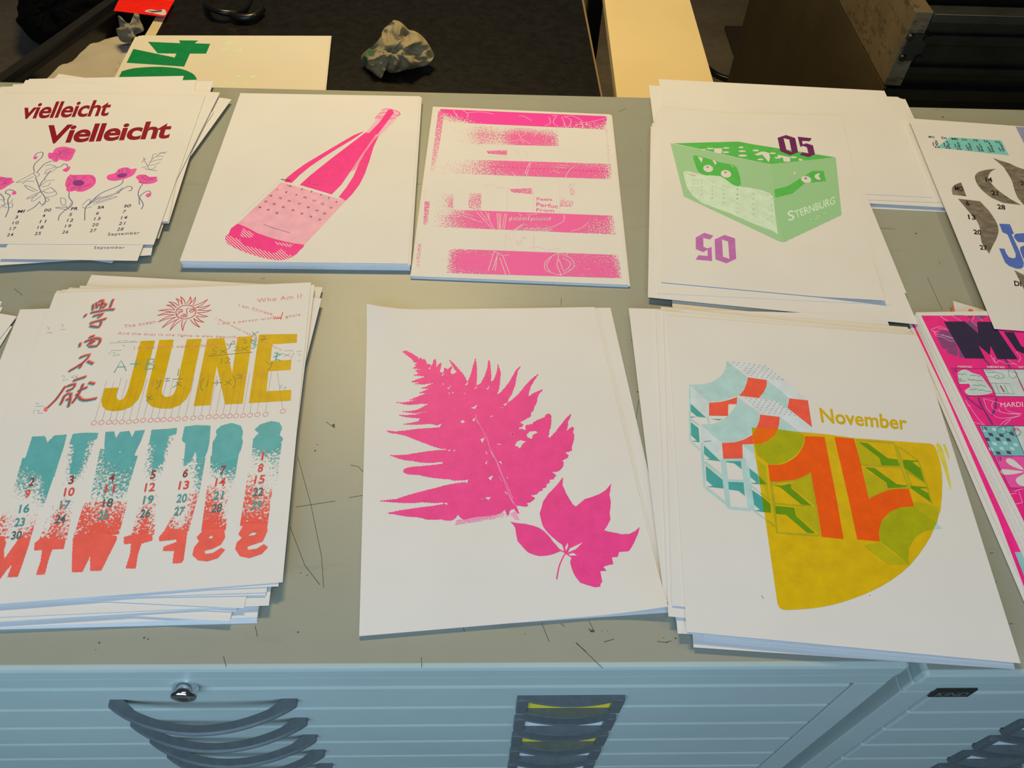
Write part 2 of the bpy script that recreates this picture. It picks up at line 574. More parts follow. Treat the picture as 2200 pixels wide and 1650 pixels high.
def bow_handle(parent, x0, x1, yf, z):
    n = 28; V, Fc = [], []; wd, th = 0.0095, 0.0075
    for i in range(n + 1):
        u = i / n; x = x0 + (x1 - x0) * u; k = 1 - (2 * u - 1) ** 2
        e = min(u, 1 - u); pad = max(0.0, 1 - e / 0.13)
        yo = yf - 0.0075 - 0.0275 * k ** 0.92; yi = min(yf, yo + wd + 0.0035 * (1 - k) + 0.03 * pad ** 1.5)
        rr = 0.0022
        ring = [(yi, z), (yo + rr, z), (yo, z - rr), (yo, z - th + rr), (yo + rr, z - th), (yi, z - th)]
        V += [(x, a, b) for a, b in ring]
    for i in range(n):
        for k in range(6):
            a = i * 6; Fc.append((a + k, a + (k + 1) % 6, a + 6 + (k + 1) % 6, a + 6 + k))
    Fc.append(tuple(range(6))[::-1]); Fc.append(tuple(n * 6 + k for k in range(6)))
    return mesh_obj('handle', V, Fc, M['handle'], parent, shade=False)


def label_holder(parent, x0, x1, yf, z1, z0, card):
    n = 20; V, Fc = [], []
    def ledge(za, zb, add, inner=0.0):
        o = len(V)
        for i in range(n + 1):
            u = i / n; x = x0 + (x1 - x0) * u; k = 1 - (2 * u - 1) ** 2
            yo = yf - 0.0035 - add * k
            for y, z in ((yf, za), (yo + 0.0008, za), (yo, za - 0.0012), (yo, zb + 0.0012), (yo + 0.0008, zb), (yf, zb)): V.append((x, y, z))
        for i in range(n):
            for k in range(6):
                a = o + i * 6; Fc.append((a + k, a + (k + 1) % 6, a + 6 + (k + 1) % 6, a + 6 + k))
        Fc.append(tuple(o + k for k in range(6))[::-1]); Fc.append(tuple(o + n * 6 + k for k in range(6)))
    ledge(z1, z1 - 0.0045, 0.0080); ledge(z0 + 0.0055, z0, 0.0085)
    h = mesh_obj('label_holder', V, Fc, M['handle'], parent)
    bm = bmesh.new(); add_box(bm, x0 - 0.0004, x0 + 0.0115, yf - 0.0062, yf - 0.0001, z0 + 0.0004, z1 - 0.0004, 0.0012); add_box(bm, x1 - 0.0115, x1 + 0.0004, yf - 0.0062, yf - 0.0001, z0 + 0.0004, z1 - 0.0004, 0.0012)
    me = bpy.data.meshes.new('ends'); bm.to_mesh(me); bm.free()
    base = bmesh.new(); base.from_mesh(h.data); base.from_mesh(me); base.to_mesh(h.data); base.free(); bpy.data.meshes.remove(me)
    c = box('label_card', x0 + 0.0115, x1 - 0.0115, yf - 0.0012, yf - 0.0002, z0 + 0.0055, z1 - 0.0045, M[card], parent)
    c['label'] = ('yellow' if card == 'yellow_card' else 'white') + ' paper label card'


def cabinet(x0, x1, yf, yb, label, left):
    root = empty('flat_file_cabinet', ((x0 + x1) / 2, (yf + yb) / 2, 0), label, 'cabinet')
    X, Y = root.location.x, root.location.y
    def bx(name, a, b, c, d, e, f, mat, bev=0.0, parent=None):
        return box(name, a - X, b - X, c - Y, d - Y, e, f, mat, parent or root, bev)
    top = bx('top_panel', x0, x1, yf - 0.0015, yb, 0.9215, TOP, M['front'], 0.005)
    bx('top_surface', x0 + 0.0045, x1 - 0.0045, yf + 0.0045, yb - 0.004, TOP - 0.002, TOP + 0.0001, M['top'])['label'] = 'scratched grey-green top surface'
    bx('body', x0 + 0.002, x1 - 0.002, yf + 0.022, yb - 0.005, 0.06, 0.921, M['front'])
    bx('plinth', x0 + 0.02, x1 - 0.02, yf + 0.06, yb - 0.02, 0.0, 0.06, M['dark'])
    bx('fascia_panel', x0 + 0.001, x1 - 0.001, yf + 0.001, yf + 0.022, DZ0 + 0.001, 0.9200, M['front'], 0.0026)
    zb = DZ0 - NDR * PITCHZ
    sw = 0.034
    for a, b in ((x0 + 0.001, x0 + sw), (x1 - sw, x1 - 0.001)):
        bx('side_stile', a, b, yf + 0.0015, yf + 0.022, 0.06, DZ0, M['front'], 0.001)
    bx('bottom_rail', x0 + sw, x1 - sw, yf + 0.003, yf + 0.022, 0.06, zb, M['front'])
    for k in range(NDR):
        zt = DZ0 - k * PITCHZ
        d = bx('drawer', x0 + sw + 0.003, x1 - sw - 0.003, yf, yf + 0.021, zt - PITCHZ + 0.0022, zt - 0.0008, M['front'], 0.0030)
        if left:
            off = Vector((X, Y, 0)); m0 = 0.0
            h = bow_handle(d, -0.3722, -0.1838, yf, zt - 0.0315)
            cards = ['yellow_card', 'white_card', 'yellow_card', 'white_card', 'white_card', 'yellow_card', 'white_card', 'white_card']
            label_holder(d, 0.0431, 0.1545, yf, zt - 0.0262, zt - 0.0262 - 0.0452, cards[k])
        else:
            bow_handle(d, x0 + 0.55, x0 + 0.74, yf, zt - 0.0315)
            label_holder(d, x0 + 0.176, x0 + 0.287, yf, zt - 0.0262, zt - 0.0262 - 0.0452, 'white_card')
        for ch in d.children:
            ch.location = (-X, -Y, 0)
    return root


left_cab = cabinet(-0.93, 0.4225, FY, BY, 'light grey metal flat file cabinet with lock and curved handles, centre of photo', True)
right_cab = cabinet(0.4327, 1.78, 0.2546, 1.2185, 'light grey metal flat file cabinet with black KIND badge, at the right edge', False)

# chrome cylinder lock on the left cabinet
V, Fc = [], []
prof = [(0.0125, 0.0), (0.0125, 0.010), (0.0118, 0.0125), (0.0095, 0.0135), (0.0078, 0.0132), (0.0074, 0.0125), (0.0068, 0.0132), (0.0, 0.0132)]
for r, d in prof:
    for k in range(32):
        a = 2 * math.pi * k / 32; V.append((r * math.cos(a), -d, r * math.sin(a)))
for i in range(len(prof) - 1):
    for k in range(32): Fc.append((i * 32 + k, i * 32 + (k + 1) % 32, (i + 1) * 32 + (k + 1) % 32, (i + 1) * 32 + k))
lk = mesh_obj('lock', V, Fc, M['chrome'], left_cab, Vector((-0.2848, FY + 0.001, 0.900)) - left_cab.location, shade=True)
lk['label'] = 'round chrome cylinder lock'
box('keyhole', -0.0045, 0.0045, -0.0136, -0.0130, -0.0010, 0.0010, M['dark'], lk)
# badge on the right cabinet
bq = [(0.4660, 0.8815), (0.4655, 0.9045), (0.5068, 0.9045), (0.5078, 0.8815)]
bd = box('badge', 0.4655, 0.5078, 0.2546 - 0.0012, 0.2556, 0.8815, 0.9045, M['badge'], right_cab, 0.0005, -right_cab.location)
bd['label'] = 'black badge lettered KIND'
tv, tf = glyphs('KIND', 0.03)
mesh_obj('badge_lettering', [(0.4705 + u * 0.033, 0.2546 - 0.0014, 0.8850 + v * 0.0125) for u, v in tv], [f if True else f for f in tf], M['badge_text'], bd)

# marks scratched into the tops
def marks(cab, strokes, specks, w=0.5):
    V, Fc = [], []; z = TOP + 0.00025
    L = cab.location
    for s in strokes:
        P = [at(x, y, z) - Vector((L.x, L.y, 0)) for x, y in s]; o = len(V)
        for i, p in enumerate(P):
            t = (P[min(i + 1, len(P) - 1)] - P[max(i - 1, 0)]).normalized(); n = Vector((-t.y, t.x, 0)) * (w / 2000)
            V += [p + n, p - n]
        for i in range(len(P) - 1): Fc.append((o + 2 * i, o + 2 * i + 1, o + 2 * i + 3, o + 2 * i + 2))
    for x, y, r in specks:
        c = at(x, y, z) - Vector((L.x, L.y, 0)); o = len(V); k = 6
        for i in range(k):
            a = 2 * math.pi * i / k; q = r / 1000 * random.uniform(0.5, 1.1)
            V.append(c + Vector((q * 1.5 * math.cos(a), q * math.sin(a), 0)))
        Fc.append(tuple(range(o, o + k)))
    mesh_obj('scratch_marks', V, Fc, M['mark'], cab)['label'] = 'dark scratches and specks on the top surface'


A1 = Z(0, 880, 3.0556); A2 = Z(750, 980, 3.143)
marks(left_cab,
      [A1((1955, 310), (2040, 620), (2110, 960), (2125, 1170)), A1((1905, 770), (2000, 1020), (2100, 1150)), A1((1940, 640), (2200, 600)),
       A1((2140, 80), (2195, 120)), A1((1675, 1420), (1690, 1490)), A2((1300, 1125), (1350, 1250)), A2((1430, 1130), (1455, 1150)),
       A2((1620, 1115), (1660, 1190)), A2((1530, 1260), (1600, 1320)), A2((1720, 1255), (1790, 1235)), A2((10, 60), (60, 70), (95, 105)), A2((0, 280), (90, 265)),
       A2((770, 1160), (780, 1185)), [(1412, 1378), (1430, 1380), (1442, 1377)], [(480, 1410), (486, 1432)], [(1238, 1381), (1295, 1436)], [(905, 1412), (906, 1434)],
       [(1355, 730), (1375, 742)], [(1398, 880), (1420, 870)], [(1366, 905), (1372, 860)], [(1205, 655), (1206, 640)], [(1330, 240), (1345, 232)],
       [(885, 395), (905, 396)], [(560, 600), (570, 596)], [(30, 620), (48, 634)]],
      [(677, 968, 1.2), (682, 955, 0.8), (716, 913, 1.6), (718, 917, 1.0), (646, 1231, 0.7), (660, 1236, 0.7), (697, 1221, 0.4), (640, 1358, 0.8), (213, 1381, 0.9), (310, 1370, 1.0),
       (318, 1373, 0.7), (1271, 1356, 1.6), (1266, 1352, 0.7), (1293, 1356, 0.5), (1305, 1355, 0.5), (1370, 842, 0.9), (1376, 840, 0.8), (1426, 1370, 0.6), (1433, 1381, 0.5), (1452, 1371, 0.8),
       (395, 322, 0.9), (386, 302, 0.8), (388, 443, 0.6), (446, 303, 0.7), (1382, 255, 0.7), (1376, 323, 0.7), (1392, 570, 0.6), (1388, 620, 0.5), (1128, 1362, 0.4), (205, 1396, 0.5), (615, 1392, 0.4)])
P1 = Z(1850, 220, 3.3)
marks(right_cab, [P1((135, 890), (240, 898)), P1((470, 1240), (520, 1350), (575, 1470)), P1((550, 1125), (562, 1145)), [(2168, 1340), (2176, 1340)], [(2126, 1189), (2134, 1187)]],
      [P1((580, 103))[0] + (1.6,), P1((535, 50))[0] + (0.9,), P1((390, 928))[0] + (1.3,), (2012, 866, 0.7), (2140, 1250, 0.5)])

# ------------------------------------------------------------------ what stands behind the cabinets
BT = 0.79
M['black_top'] = plain('black_laminate', (0.0085, 0.0075, 0.006, 1), 0.34, 0, 0.5, 60, 0.35, 0.5)
M['tan_edge'] = plain('tan_edge_wood', lin('8d7448'), 0.6)
M['pale_edge'] = plain('pale_edge_wood', lin('d8c79d'), 0.6)
M['cream_board'] = plain('cream_board', lin('efd9a4'), 0.55, 0, 0.03, 6)
M['black_steel'] = plain('black_steel', (0.012, 0.012, 0.012, 1), 0.45)
M['black_plastic'] = plain('black_plastic', (0.008, 0.008, 0.008, 1), 0.30)
M['black_cloth'] = plain('black_cloth', (0.006, 0.006, 0.006, 1), 0.95, 0, 0.2, 40, 0.3, 0.1)


def prism(name, ring, z0, z1, mat, parent=None, off=Vector((0, 0, 0))):
    """upright prism over a plan polygon (counter-clockwise)"""
    n = len(ring); V = [Vector((p[0], p[1], z0)) - off for p in ring] + [Vector((p[0], p[1], z1)) - off for p in ring]
    Fc = [tuple(range(n))[::-1], tuple(range(n, 2 * n))] + [(i, (i + 1) % n, n + (i + 1) % n, n + i) for i in range(n)]
    return mesh_obj(name, V, Fc, mat, parent)


def ext(a, b, y):
    """the point of the line a-b at depth y"""
    t = (y - a.y) / (b.y - a.y); return a + (b - a) * t


l0, l1 = at(375, 0, BT), at(334, 77, BT); p0, p1 = at(368, 0, BT), at(314, 78, BT); r0, r1 = at(1250, 0, BT), at(1290, 203, BT)
yb, yf2 = 2.25, 1.245
table = empty('black_table', (-0.2, 1.75, 0), 'long black work table behind the cabinet, holding the green 04 print', 'table')
TO = table.location.copy()
prism('table_top', [ext(l1, l0, yf2), ext(r1, r0, yf2), ext(r1, r0, yb), ext(l1, l0, yb)], BT - 0.03, BT, M['black_top'], table, TO)
lw = p1 - l1
prism('edge_strip', [ext(l1, l0, yf2) + Vector((-0.030, 0, 0)), ext(l1, l0, yf2), ext(l1, l0, yb), ext(l1, l0, yb) + Vector((-0.012, 0, 0))], BT - 0.03, BT, M['pale_edge'], table, TO)['label'] = 'pale wooden edge strip'
prism('edge_strip', [ext(r1, r0, yf2), ext(r1, r0, yf2) + Vector((0.003, 0, 0)), ext(r1, r0, yb) + Vector((0.006, 0, 0)), ext(r1, r0, yb)], BT - 0.03, BT - 0.001, M['tan_edge'], table, TO)['label'] = 'thin tan edge strip'
for x, y in ((-0.62, 1.32), (0.16, 1.32), (-0.60, 2.18), (0.15, 2.18)):
    box('leg', x - 0.025 - TO.x, x + 0.025 - TO.x, y - 0.025 - TO.y, y + 0.025 - TO.y, 0, BT - 0.03, M['black_steel'], table)

c0, c1, c2, c3 = at(1299, 0, BT), at(1325, 206, BT), at(1482, 0, BT), at(1533, 178, BT)
side = empty('cream_side_table', (0.38, 1.75, 0), 'narrow cream topped side table between black table and printing press', 'table')
SO = side.location.copy()
prism('table_top', [ext(c1, c0, yf2), ext(c3, c2, yf2), ext(c3, c2, yb), ext(c1, c0, yb)], BT - 0.022, BT, M['cream_board'], side, SO)
for x, y in ((0.31, 1.30), (0.45, 1.30), (0.31, 2.2), (0.45, 2.2)):
    box('leg', x - 0.02 - SO.x, x + 0.02 - SO.x, y - 0.02 - SO.y, y + 0.02 - SO.y, 0, BT - 0.022, M['black_steel'], side)

# waste bin left of the black table
b0, b1 = at(0, 158, 0.80), at(224, 0, 0.80)
ra = ext(b0, b1, 1.25); rb = ext(b0, b1, 2.02)
inner = Vector(((b1 - b0).y, -(b1 - b0).x, 0)).normalized()
wl = ext(l1, l0, 1.25) + Vector((-0.036, 0, 0)); wr = ext(l1, l0, 2.02) + Vector((-0.020, 0, 0))
binr = empty('waste_bin', (-0.88, 1.6, 0), 'large black bin of waste paper beside the black table', 'bin')
BO = binr.location.copy(); tw = 0.022
prism('side_wall', [ra, ra + inner * tw, rb + inner * tw, rb], 0.0, 0.80, M['black_steel'], binr, BO)
prism('rim', [ra + inner * tw, ra + inner * (tw + 0.014), rb + inner * (tw + 0.014), rb + inner * tw], 0.74, 0.785, M['black_plastic'], binr, BO)
prism('front_wall', [ra + inner * 0.04, wl, wl + Vector((0, 0.015, 0)), ra + inner * 0.04 + Vector((0, 0.015, 0))], 0.0, 0.76, M['black_steel'], binr, BO)
prism('back_wall', [rb + inner * 0.04, wr, wr + Vector((0, 0.015, 0)), rb + inner * 0.04 + Vector((0, 0.015, 0))], 0.0, 0.80, M['black_steel'], binr, BO)
prism('side_wall', [wl + Vector((-0.012, 0.016, 0)), wl + Vector((0, 0.016, 0)), wr, wr + Vector((-0.012, 0, 0))], 0.0, 0.75, M['black_steel'], binr, BO)
prism('bottom', [ra + inner * 0.037 + Vector((0, 0.016, 0)), wl + Vector((-0.012, 0.016, 0)), wr + Vector((-0.012, 0, 0)), rb + inner * 0.037], 0.60, 0.70, M['black_steel'], binr, BO)


def wrinkled(name, ring, mat, z, amp, step, seed, scale=9.0, lift=None, parent=None):
    """a loose, creased sheet over a world-space plan polygon"""
    P = [Vector((p[0], p[1])) for p in ring]; n = len(P)
    xs = [p.x for p in P]; ys = [p.y for p in P]; pts = list(P)
    def inside(q):
        c = False
        for i in range(n):
            a, b = P[i], P[(i + 1) % n]
            if (a.y > q.y) != (b.y > q.y) and q.x < (b.x - a.x) * (q.y - a.y) / (b.y - a.y) + a.x: c = not c
        return c
    x = min(xs)
    while x < max(xs):
        y = min(ys)
        while y < max(ys):
            q = Vector((x + random.uniform(-.2, .2) * step, y + random.uniform(-.2, .2) * step))
            if inside(q): pts.append(q)
            y += step
        x += step
    vs, es, fs, *_ = delaunay_2d_cdt(pts, [(i, (i + 1) % n) for i in range(n)], [], 1, 1e-6)
    V = []
    for v in vs:
        a = mnoise.noise(Vector((v.x * scale, v.y * scale, seed))); b = mnoise.noise(Vector((v.x * scale * 2.3, v.y * scale * 2.3, seed + 7)))
        h = amp * (1 - abs(a) * 2.2 + 0.5 * (1 - abs(b) * 2)) * 0.5
        V.append((v.x, v.y, z + h + (lift(v.x, v.y) if lift else 0)))
    o = mesh_obj(name, V, [tuple(f) if (Vector(vs[f[1]]) - Vector(vs[f[0]])).cross(Vector(vs[f[2]]) - Vector(vs[f[0]])) > 0 else tuple(f)[::-1] for f in fs], mat, parent, shade=True)
    md = o.modifiers.new('thickness', 'SOLIDIFY'); md.thickness = 0.0006; md.offset = -1
    return o


def crumple(name, outline, zc, mat, depth, seed, fold, parent=None, base=None):
    """a wadded cloth whose outline from the front is given in photo px: a lump with creased folds, real depth, resting on base"""
    cx = sum(p[0] for p in outline) / len(outline); cy = sum(p[1] for p in outline) / len(outline)
    C0 = at(cx, cy, zc); dist = (C0 - CAM).dot(FW)
    o2 = smooth(outline, 5, True); m = len(o2); R = 14; V, Fc = [], []
    def place(x, y, d):
        r = ray(x, y); return CAM + r * (dist + d)
    for side in (-1, 1):
        for j in range(R + 1):
            rr = math.sin(0.5 * math.pi * j / R)
            for i in range(m):
                x = cx + (o2[i][0] - cx) * rr; y = cy + (o2[i][1] - cy) * rr
                bulge = math.sqrt(max(0.0, 1 - rr * rr))
                q = Vector((x / 40.0, y / 30.0, seed)); q2 = q * 2.1
                f = (abs(mnoise.noise(q)) * 1.5 + abs(mnoise.noise(q2 + Vector((3, 1, 0)))) * 0.8 + abs(mnoise.noise(q * 4.3)) * 0.10) - 0.5
                d = side * depth * bulge * (1.0 if side < 0 else 0.6) + fold * f * min(1, bulge * 1.6 + 0.15) * (1 if side < 0 else 0.3)
                p = place(x, y, d)
                if base is not None and p.z < base + 0.001: p.z = base + 0.001
                V.append(p)
    s = R + 1
    for k in range(2):
        o = k * s * m
        for j in range(R):
            for i in range(m):
                a, b, c, d = o + j * m + i, o + j * m + (i + 1) % m, o + (j + 1) * m + (i + 1) % m, o + (j + 1) * m + i
                Fc.append((a, b, c, d) if k == 1 else (d, c, b, a))
    bm = bmesh.new(); vs = [bm.verts.new(v) for v in V]
    for f in Fc:
        try: bm.faces.new([vs[i] for i in f])
        except ValueError: pass
    bmesh.ops.remove_doubles(bm, verts=bm.verts, dist=1e-5); bmesh.ops.recalc_face_normals(bm, faces=bm.faces)
    o = bm_obj(name, bm, mat, parent, shade=True)
    return o


M['grey_paper'] = paper_mat('greyish_waste_paper', (0.50, 0.455, 0.375, 1))
M['grey_paper_pale'] = paper_mat('pale_waste_paper', (0.52, 0.50, 0.47, 1))
d0 = Z(0, 0, 6.875)
ring = [at(x, y, 0.755) for x, y in d0((330, 1230), (520, 1130), (640, 1040), (735, 955), (800, 880), (850, 830), (955, 695), (1085, 810), (1150, 797), (1080, 655), (1230, 630), (1400, 600), (1560, 560), (1720, 515), (1900, 560), (2060, 540), (1990, 700), (1760, 1160), (1720, 1240))]
o = wrinkled('waste_paper', [(p.x, p.y) for p in ring], M['grey_paper'], 0.752, 0.020, 0.012, 3.1)
tag(o, 'large creased greyish paper lying in the black bin', 'paper')
ring = [at(x, y, 0.745) for x, y in d0((1240, 625), (1330, 500), (1440, 400), (1520, 325), (1565, 345), (1600, 440), (1650, 530), (1560, 580), (1400, 625))]
tag(wrinkled('waste_paper', [(p.x, p.y) for p in ring], M['grey_paper'], 0.742, 0.012, 0.012, 9.0), 'small folded grey paper behind the large creased one in the bin', 'paper')
ring = [at(x, y, 0.75) for x, y in smooth(d0((720, 900), (730, 800), (770, 690), (805, 640), (833, 645), (825, 850), (740, 950)), 3, True)]
tag(wrinkled('waste_paper', [(p.x, p.y) for p in ring], M['grey_paper_pale'], 0.752, 0.004, 0.01, 5.0), 'narrow curved paper scrap upright at the bin wall', 'paper')

M['rag_grey'] = plain('grey_rag', lin('8d8775'), 0.95, 0, 0.2, 60, 0.2, 0.1)
tag(crumple('cleaning_rag', d0((1745, 232), (1790, 250), (1840, 310), (1910, 345), (1960, 270), (1995, 235), (1985, 190), (2055, 215), (2070, 300), (2110, 380), (2120, 460), (2010, 520), (2000, 600), (1880, 632), (1790, 610), (1745, 540), (1715, 430), (1765, 400), (1750, 300)),
            0.80, M['rag_grey'], 0.026, 4.2, 0.020, base=0.745), 'crumpled pale grey rag on the waste paper in the bin', 'rag')

# rag on the black table: grey with a green stain
def rag_mat():
    m, nt, b = new_mat('stained_rag')
    a = noise_node(nt, 30, 4); r = ramp(nt, a.outputs[0], [(0.3, lin('8a8064')), (0.7, lin('a39877'))])
    tc = N(nt, 'ShaderNodeTexCoord'); sx = N(nt, 'ShaderNodeVectorMath', operation='DISTANCE'); nt.links.new(tc.outputs['Object'], sx.inputs[0])
    sx.inputs[1].default_value = tuple(at(797, 122, 0.815))
    ad = N(nt, 'ShaderNodeMath', operation='MULTIPLY_ADD'); nt.links.new(a.outputs[0], ad.inputs[0]); ad.inputs[1].default_value = 0.02; nt.links.new(sx.outputs['Value'], ad.inputs[2])
    k = ramp(nt, ad.outputs[0], [(0.022, 1.0), (0.034, 0.0)])
    nt.links.new(mix(nt, k.outputs[0], r.outputs[0], lin('2c5a3c')), b.inputs['Base Color']); b.inputs['Roughness'].default_value = 0.95
    w = noise_node(nt, 900, 2); bp = N(nt, 'ShaderNodeBump'); bp.inputs['Strength'].default_value = 0.2; bp.inputs['Distance'].default_value = 0.001
    nt.links.new(w.outputs[0], bp.inputs['Height']); nt.links.new(bp.outputs[0], b.inputs['Normal'])
    return m


zi = Z(770, 30, 11)
tag(crumple('cleaning_rag', zi((830, 145), (960, 170), (1070, 250), (1190, 370), (1320, 400), (1460, 480), (1590, 610), (1700, 780), (1790, 960), (1720, 1120), (1600, 1220), (1350, 1280), (1100, 1330), (900, 1390), (740, 1390), (640, 1330), (430, 1380), (530, 1560), (400, 1450), (300, 1350), (190, 1280), (150, 1180), (60, 1080), (90, 960), (200, 850), (330, 760), (450, 630), (540, 520), (560, 420), (640, 300), (760, 210)),
            0.822, rag_mat(), 0.036, 1.7, 0.034, base=BT), 'crumpled grey rag with green stain on the black table', 'rag')

# red card at the corner of the black table
HERE[0] = 'warm'
M['red'] = ink('f01d0a', 0.05); M['torn'] = ink('cdbfae', 0.3, 300)
rs = Sheet([at(255, 0, 0.802), at(375, 0, 0.802), at(355, 36, 0.802), at(244, 23, 0.802)], 12, 'bright red card sheet with a torn white patch at the top left', None, M['red'], 0.0006, world=True, base=BT)
z1 = Z(0, 0, 3.0556)
rs.ink('torn_patch', [smooth(z1((950, 75), (980, 62), (1040, 68), (1080, 62), (1092, 90), (1070, 100), (1000, 85)), 3, True)], M['torn'], 1, 'torn white patch')
rs.ink('dark_patch', [z1((965, 68), (1000, 72), (1065, 66), (1060, 78), (1000, 82))], ink('4a4236', 0.2), 2)

# black glossy cable loop on the black table
V, Fc = [], []
loop = [at(x, y, BT + 0.012) for x, y in smooth([(446, -30), (444, 0), (452, 24), (478, 34), (505, 30), (522, 16), (531, -2), (536, -25)], 6)]
v, f = tube([(p.x, p.y, p.z + 0.01 * math.sin(i * 0.12)) for i, p in enumerate(loop)], 0.007, 10)
cab = mesh_obj('black_cable', v, f, M['black_plastic'], shade=True); tag(cab, 'glossy black cable loop on the far left of the black table', 'cable')
pl = [at(x, y, BT + 0.012) for x, y in smooth([(490, 30), (515, 38), (540, 37), (554, 28), (563, 19)], 4)]
v, f = tube(pl, [0.005, 0.006, 0.007] + [0.009] * (len(pl) - 3), 10)
mesh_obj('plug', v, f, M['black_plastic'], cab, shade=True)

# black bag on the floor, far left
bag = crumple('black_bag', [(52, -70), (40, -20), (39, 8), (36, 16), (39, 32), (34, 45), (48, 62), (62, 80), (78, 92), (95, 98), (150, 90), (230, 40), (280, -30), (240, -90), (140, -110)], 0.16, M['black_cloth'], 0.16, 8.0, 0.05, base=0.0)
tag(bag, 'black fabric bag slumped on the floor behind the black bin', 'bag')

# dark plate and cable on the floor by the press
fq = [at(x, y, 0.0) for x, y in ((1556, 61), (1600, 62), (1592, 125), (1575, 118))]
o = prism('floor_plate', [(fq[3].x, fq[3].y), (fq[2].x, fq[2].y), (fq[1].x, fq[1].y), (fq[0].x, fq[0].y)], 0.0005, 0.012, plain('dark_plate', lin('40382b'), 0.5))
tag(o, 'flat dark plate on the floor next to the printing press', 'plate')
v, f = tube([at(x, y, 0.012) for x, y in smooth([(1500, 130), (1530, 154), (1546, 163), (1575, 172), (1640, 185)], 4)], 0.011, 8)
tag(mesh_obj('floor_cable', v, f, M['black_plastic'], shade=True), 'black cable on the floor beside the cream side table', 'cable')

# ------------------------------------------------------------------ printing press at the right
def rust_mat(name, base, patch, amt):
    m, nt, b = new_mat(name)
    a = noise_node(nt, 6, 7, 0.7, stretch=(1, 1, 1)); c = noise_node(nt, 28, 6, 0.75, stretch=(1, 1, 2.5))
    r = ramp(nt, a.outputs[0], [(0.3, var(base, 0.75)), (0.7, var(base, 1.2))])
    k = ramp(nt, c.outputs[0], [(0.52, 0.0), (0.60, amt)])
    nt.links.new(mix(nt, k.outputs[0], r.outputs[0], patch), b.inputs['Base Color']); b.inputs['Roughness'].default_value = 0.55
    return m


M['press_low'] = rust_mat('brown_press_paint', (0.050, 0.036, 0.014, 1), (0.035, 0.018, 0.007, 1), 0.25)
M['press_up'] = rust_mat('worn_press_paint', (0.125, 0.090, 0.042, 1), (0.045, 0.028, 0.012, 1), 0.8)
M['press_black'] = plain('oily_black_iron', (0.010, 0.010, 0.0075, 1), 0.35, 0.3, 0.5, 18)
M['press_plate'] = plain('dark_iron_plate', (0.022, 0.022, 0.017, 1), 0.4, 0.3, 0.3, 18)
PX, PYF, PYB = 0.747, 1.35, 2.237
press = empty('printing_press', (1.3, 1.8, 0), 'dark brown and black printing press standing at the top right', 'printing press')
PO = press.location.copy()
def pb(name, x0, x1, y0, y1, z0, z1, mat, bev=0.0, parent=None):
    return box(name, x0 - PO.x, x1 - PO.x, y0 - PO.y, y1 - PO.y, z0, z1, M[mat], parent or press, bev)
pb('side_panel', PX, PX + 0.03, PYF, PYB, 0.0, 0.905, 'press_low', 0.002)['label'] = 'brown lower side panel'
pb('side_plate', PX - 0.002, PX + 0.03, PYF - 0.001, PYB + 0.05, 0.908, 1.048, 'press_up', 0.002)['label'] = 'worn rust-streaked upper side plate'
pb('body', PX + 0.03, 2.2, PYF + 0.012, PYB, 0.0, 1.035, 'press_black')
pb('top_ledge', PX + 0.03, 2.2, PYF - 0.004, PYF + 0.03, 1.030, 1.046, 'press_plate', 0.002)
pb('front_rail', PX + 0.03, 2.2, PYF + 0.004, PYF + 0.02, 0.985, 1.005, 'press_black', 0.002)
pb('front_rail', PX + 0.03, 2.2, PYF + 0.002, PYF + 0.02, 0.930, 0.945, 'press_black', 0.002)
pb('front_rail', PX + 0.005, 2.2, PYF - 0.006, PYF + 0.02, 0.880, 0.905, 'press_black', 0.002)
zh = Z(1740, 0, 4.783)
q = [aty(x, y, PYF) for x, y in zh((1010, 335), (1245, 330), (1110, 612), (895, 612))]
pl = pb('cover_plate', min(p.x for p in (q[0], q[3])) + 0.004, max(p.x for p in (q[1], q[2])), PYF - 0.004, PYF + 0.014, q[3].z, q[0].z, 'press_plate', 0.002)
for x, y in zh((1028, 372), (1195, 378), (945, 580), (1100, 585)):
    p = aty(x, y, PYF); bm = bmesh.new()
    bmesh.ops.create_cone(bm, cap_ends=True, segments=18, radius1=0.007, radius2=0.0055, depth=0.005, matrix=Matrix.Translation((p.x - PO.x, PYF - 0.006 - PO.y, p.z)) @ Matrix.Rotation(math.radians(90), 4, 'X'))
    bm_obj('bolt', bm, M['press_black'], pl)
bm = bmesh.new()
for k in range(60):
    x = 0.775 + k * 0.0115
    for s in (-1, 1):
        v = bmesh.ops.create_cube(bm, size=1.0, matrix=Matrix.Translation((x - PO.x, 1.425 + s * 0.007 - PO.y, 1.052)) @ Matrix.Rotation(s * 0.6, 4, 'Z') @ Matrix.Diagonal((0.0045, 0.017, 0.012, 1)))
bm_obj('toothed_rack', bm, M['press_plate'], press)
pb('rack_bar', 0.765, 1.5, 1.405, 1.445, 1.030, 1.047, 'press_black')
HERE[0] = 'warm'

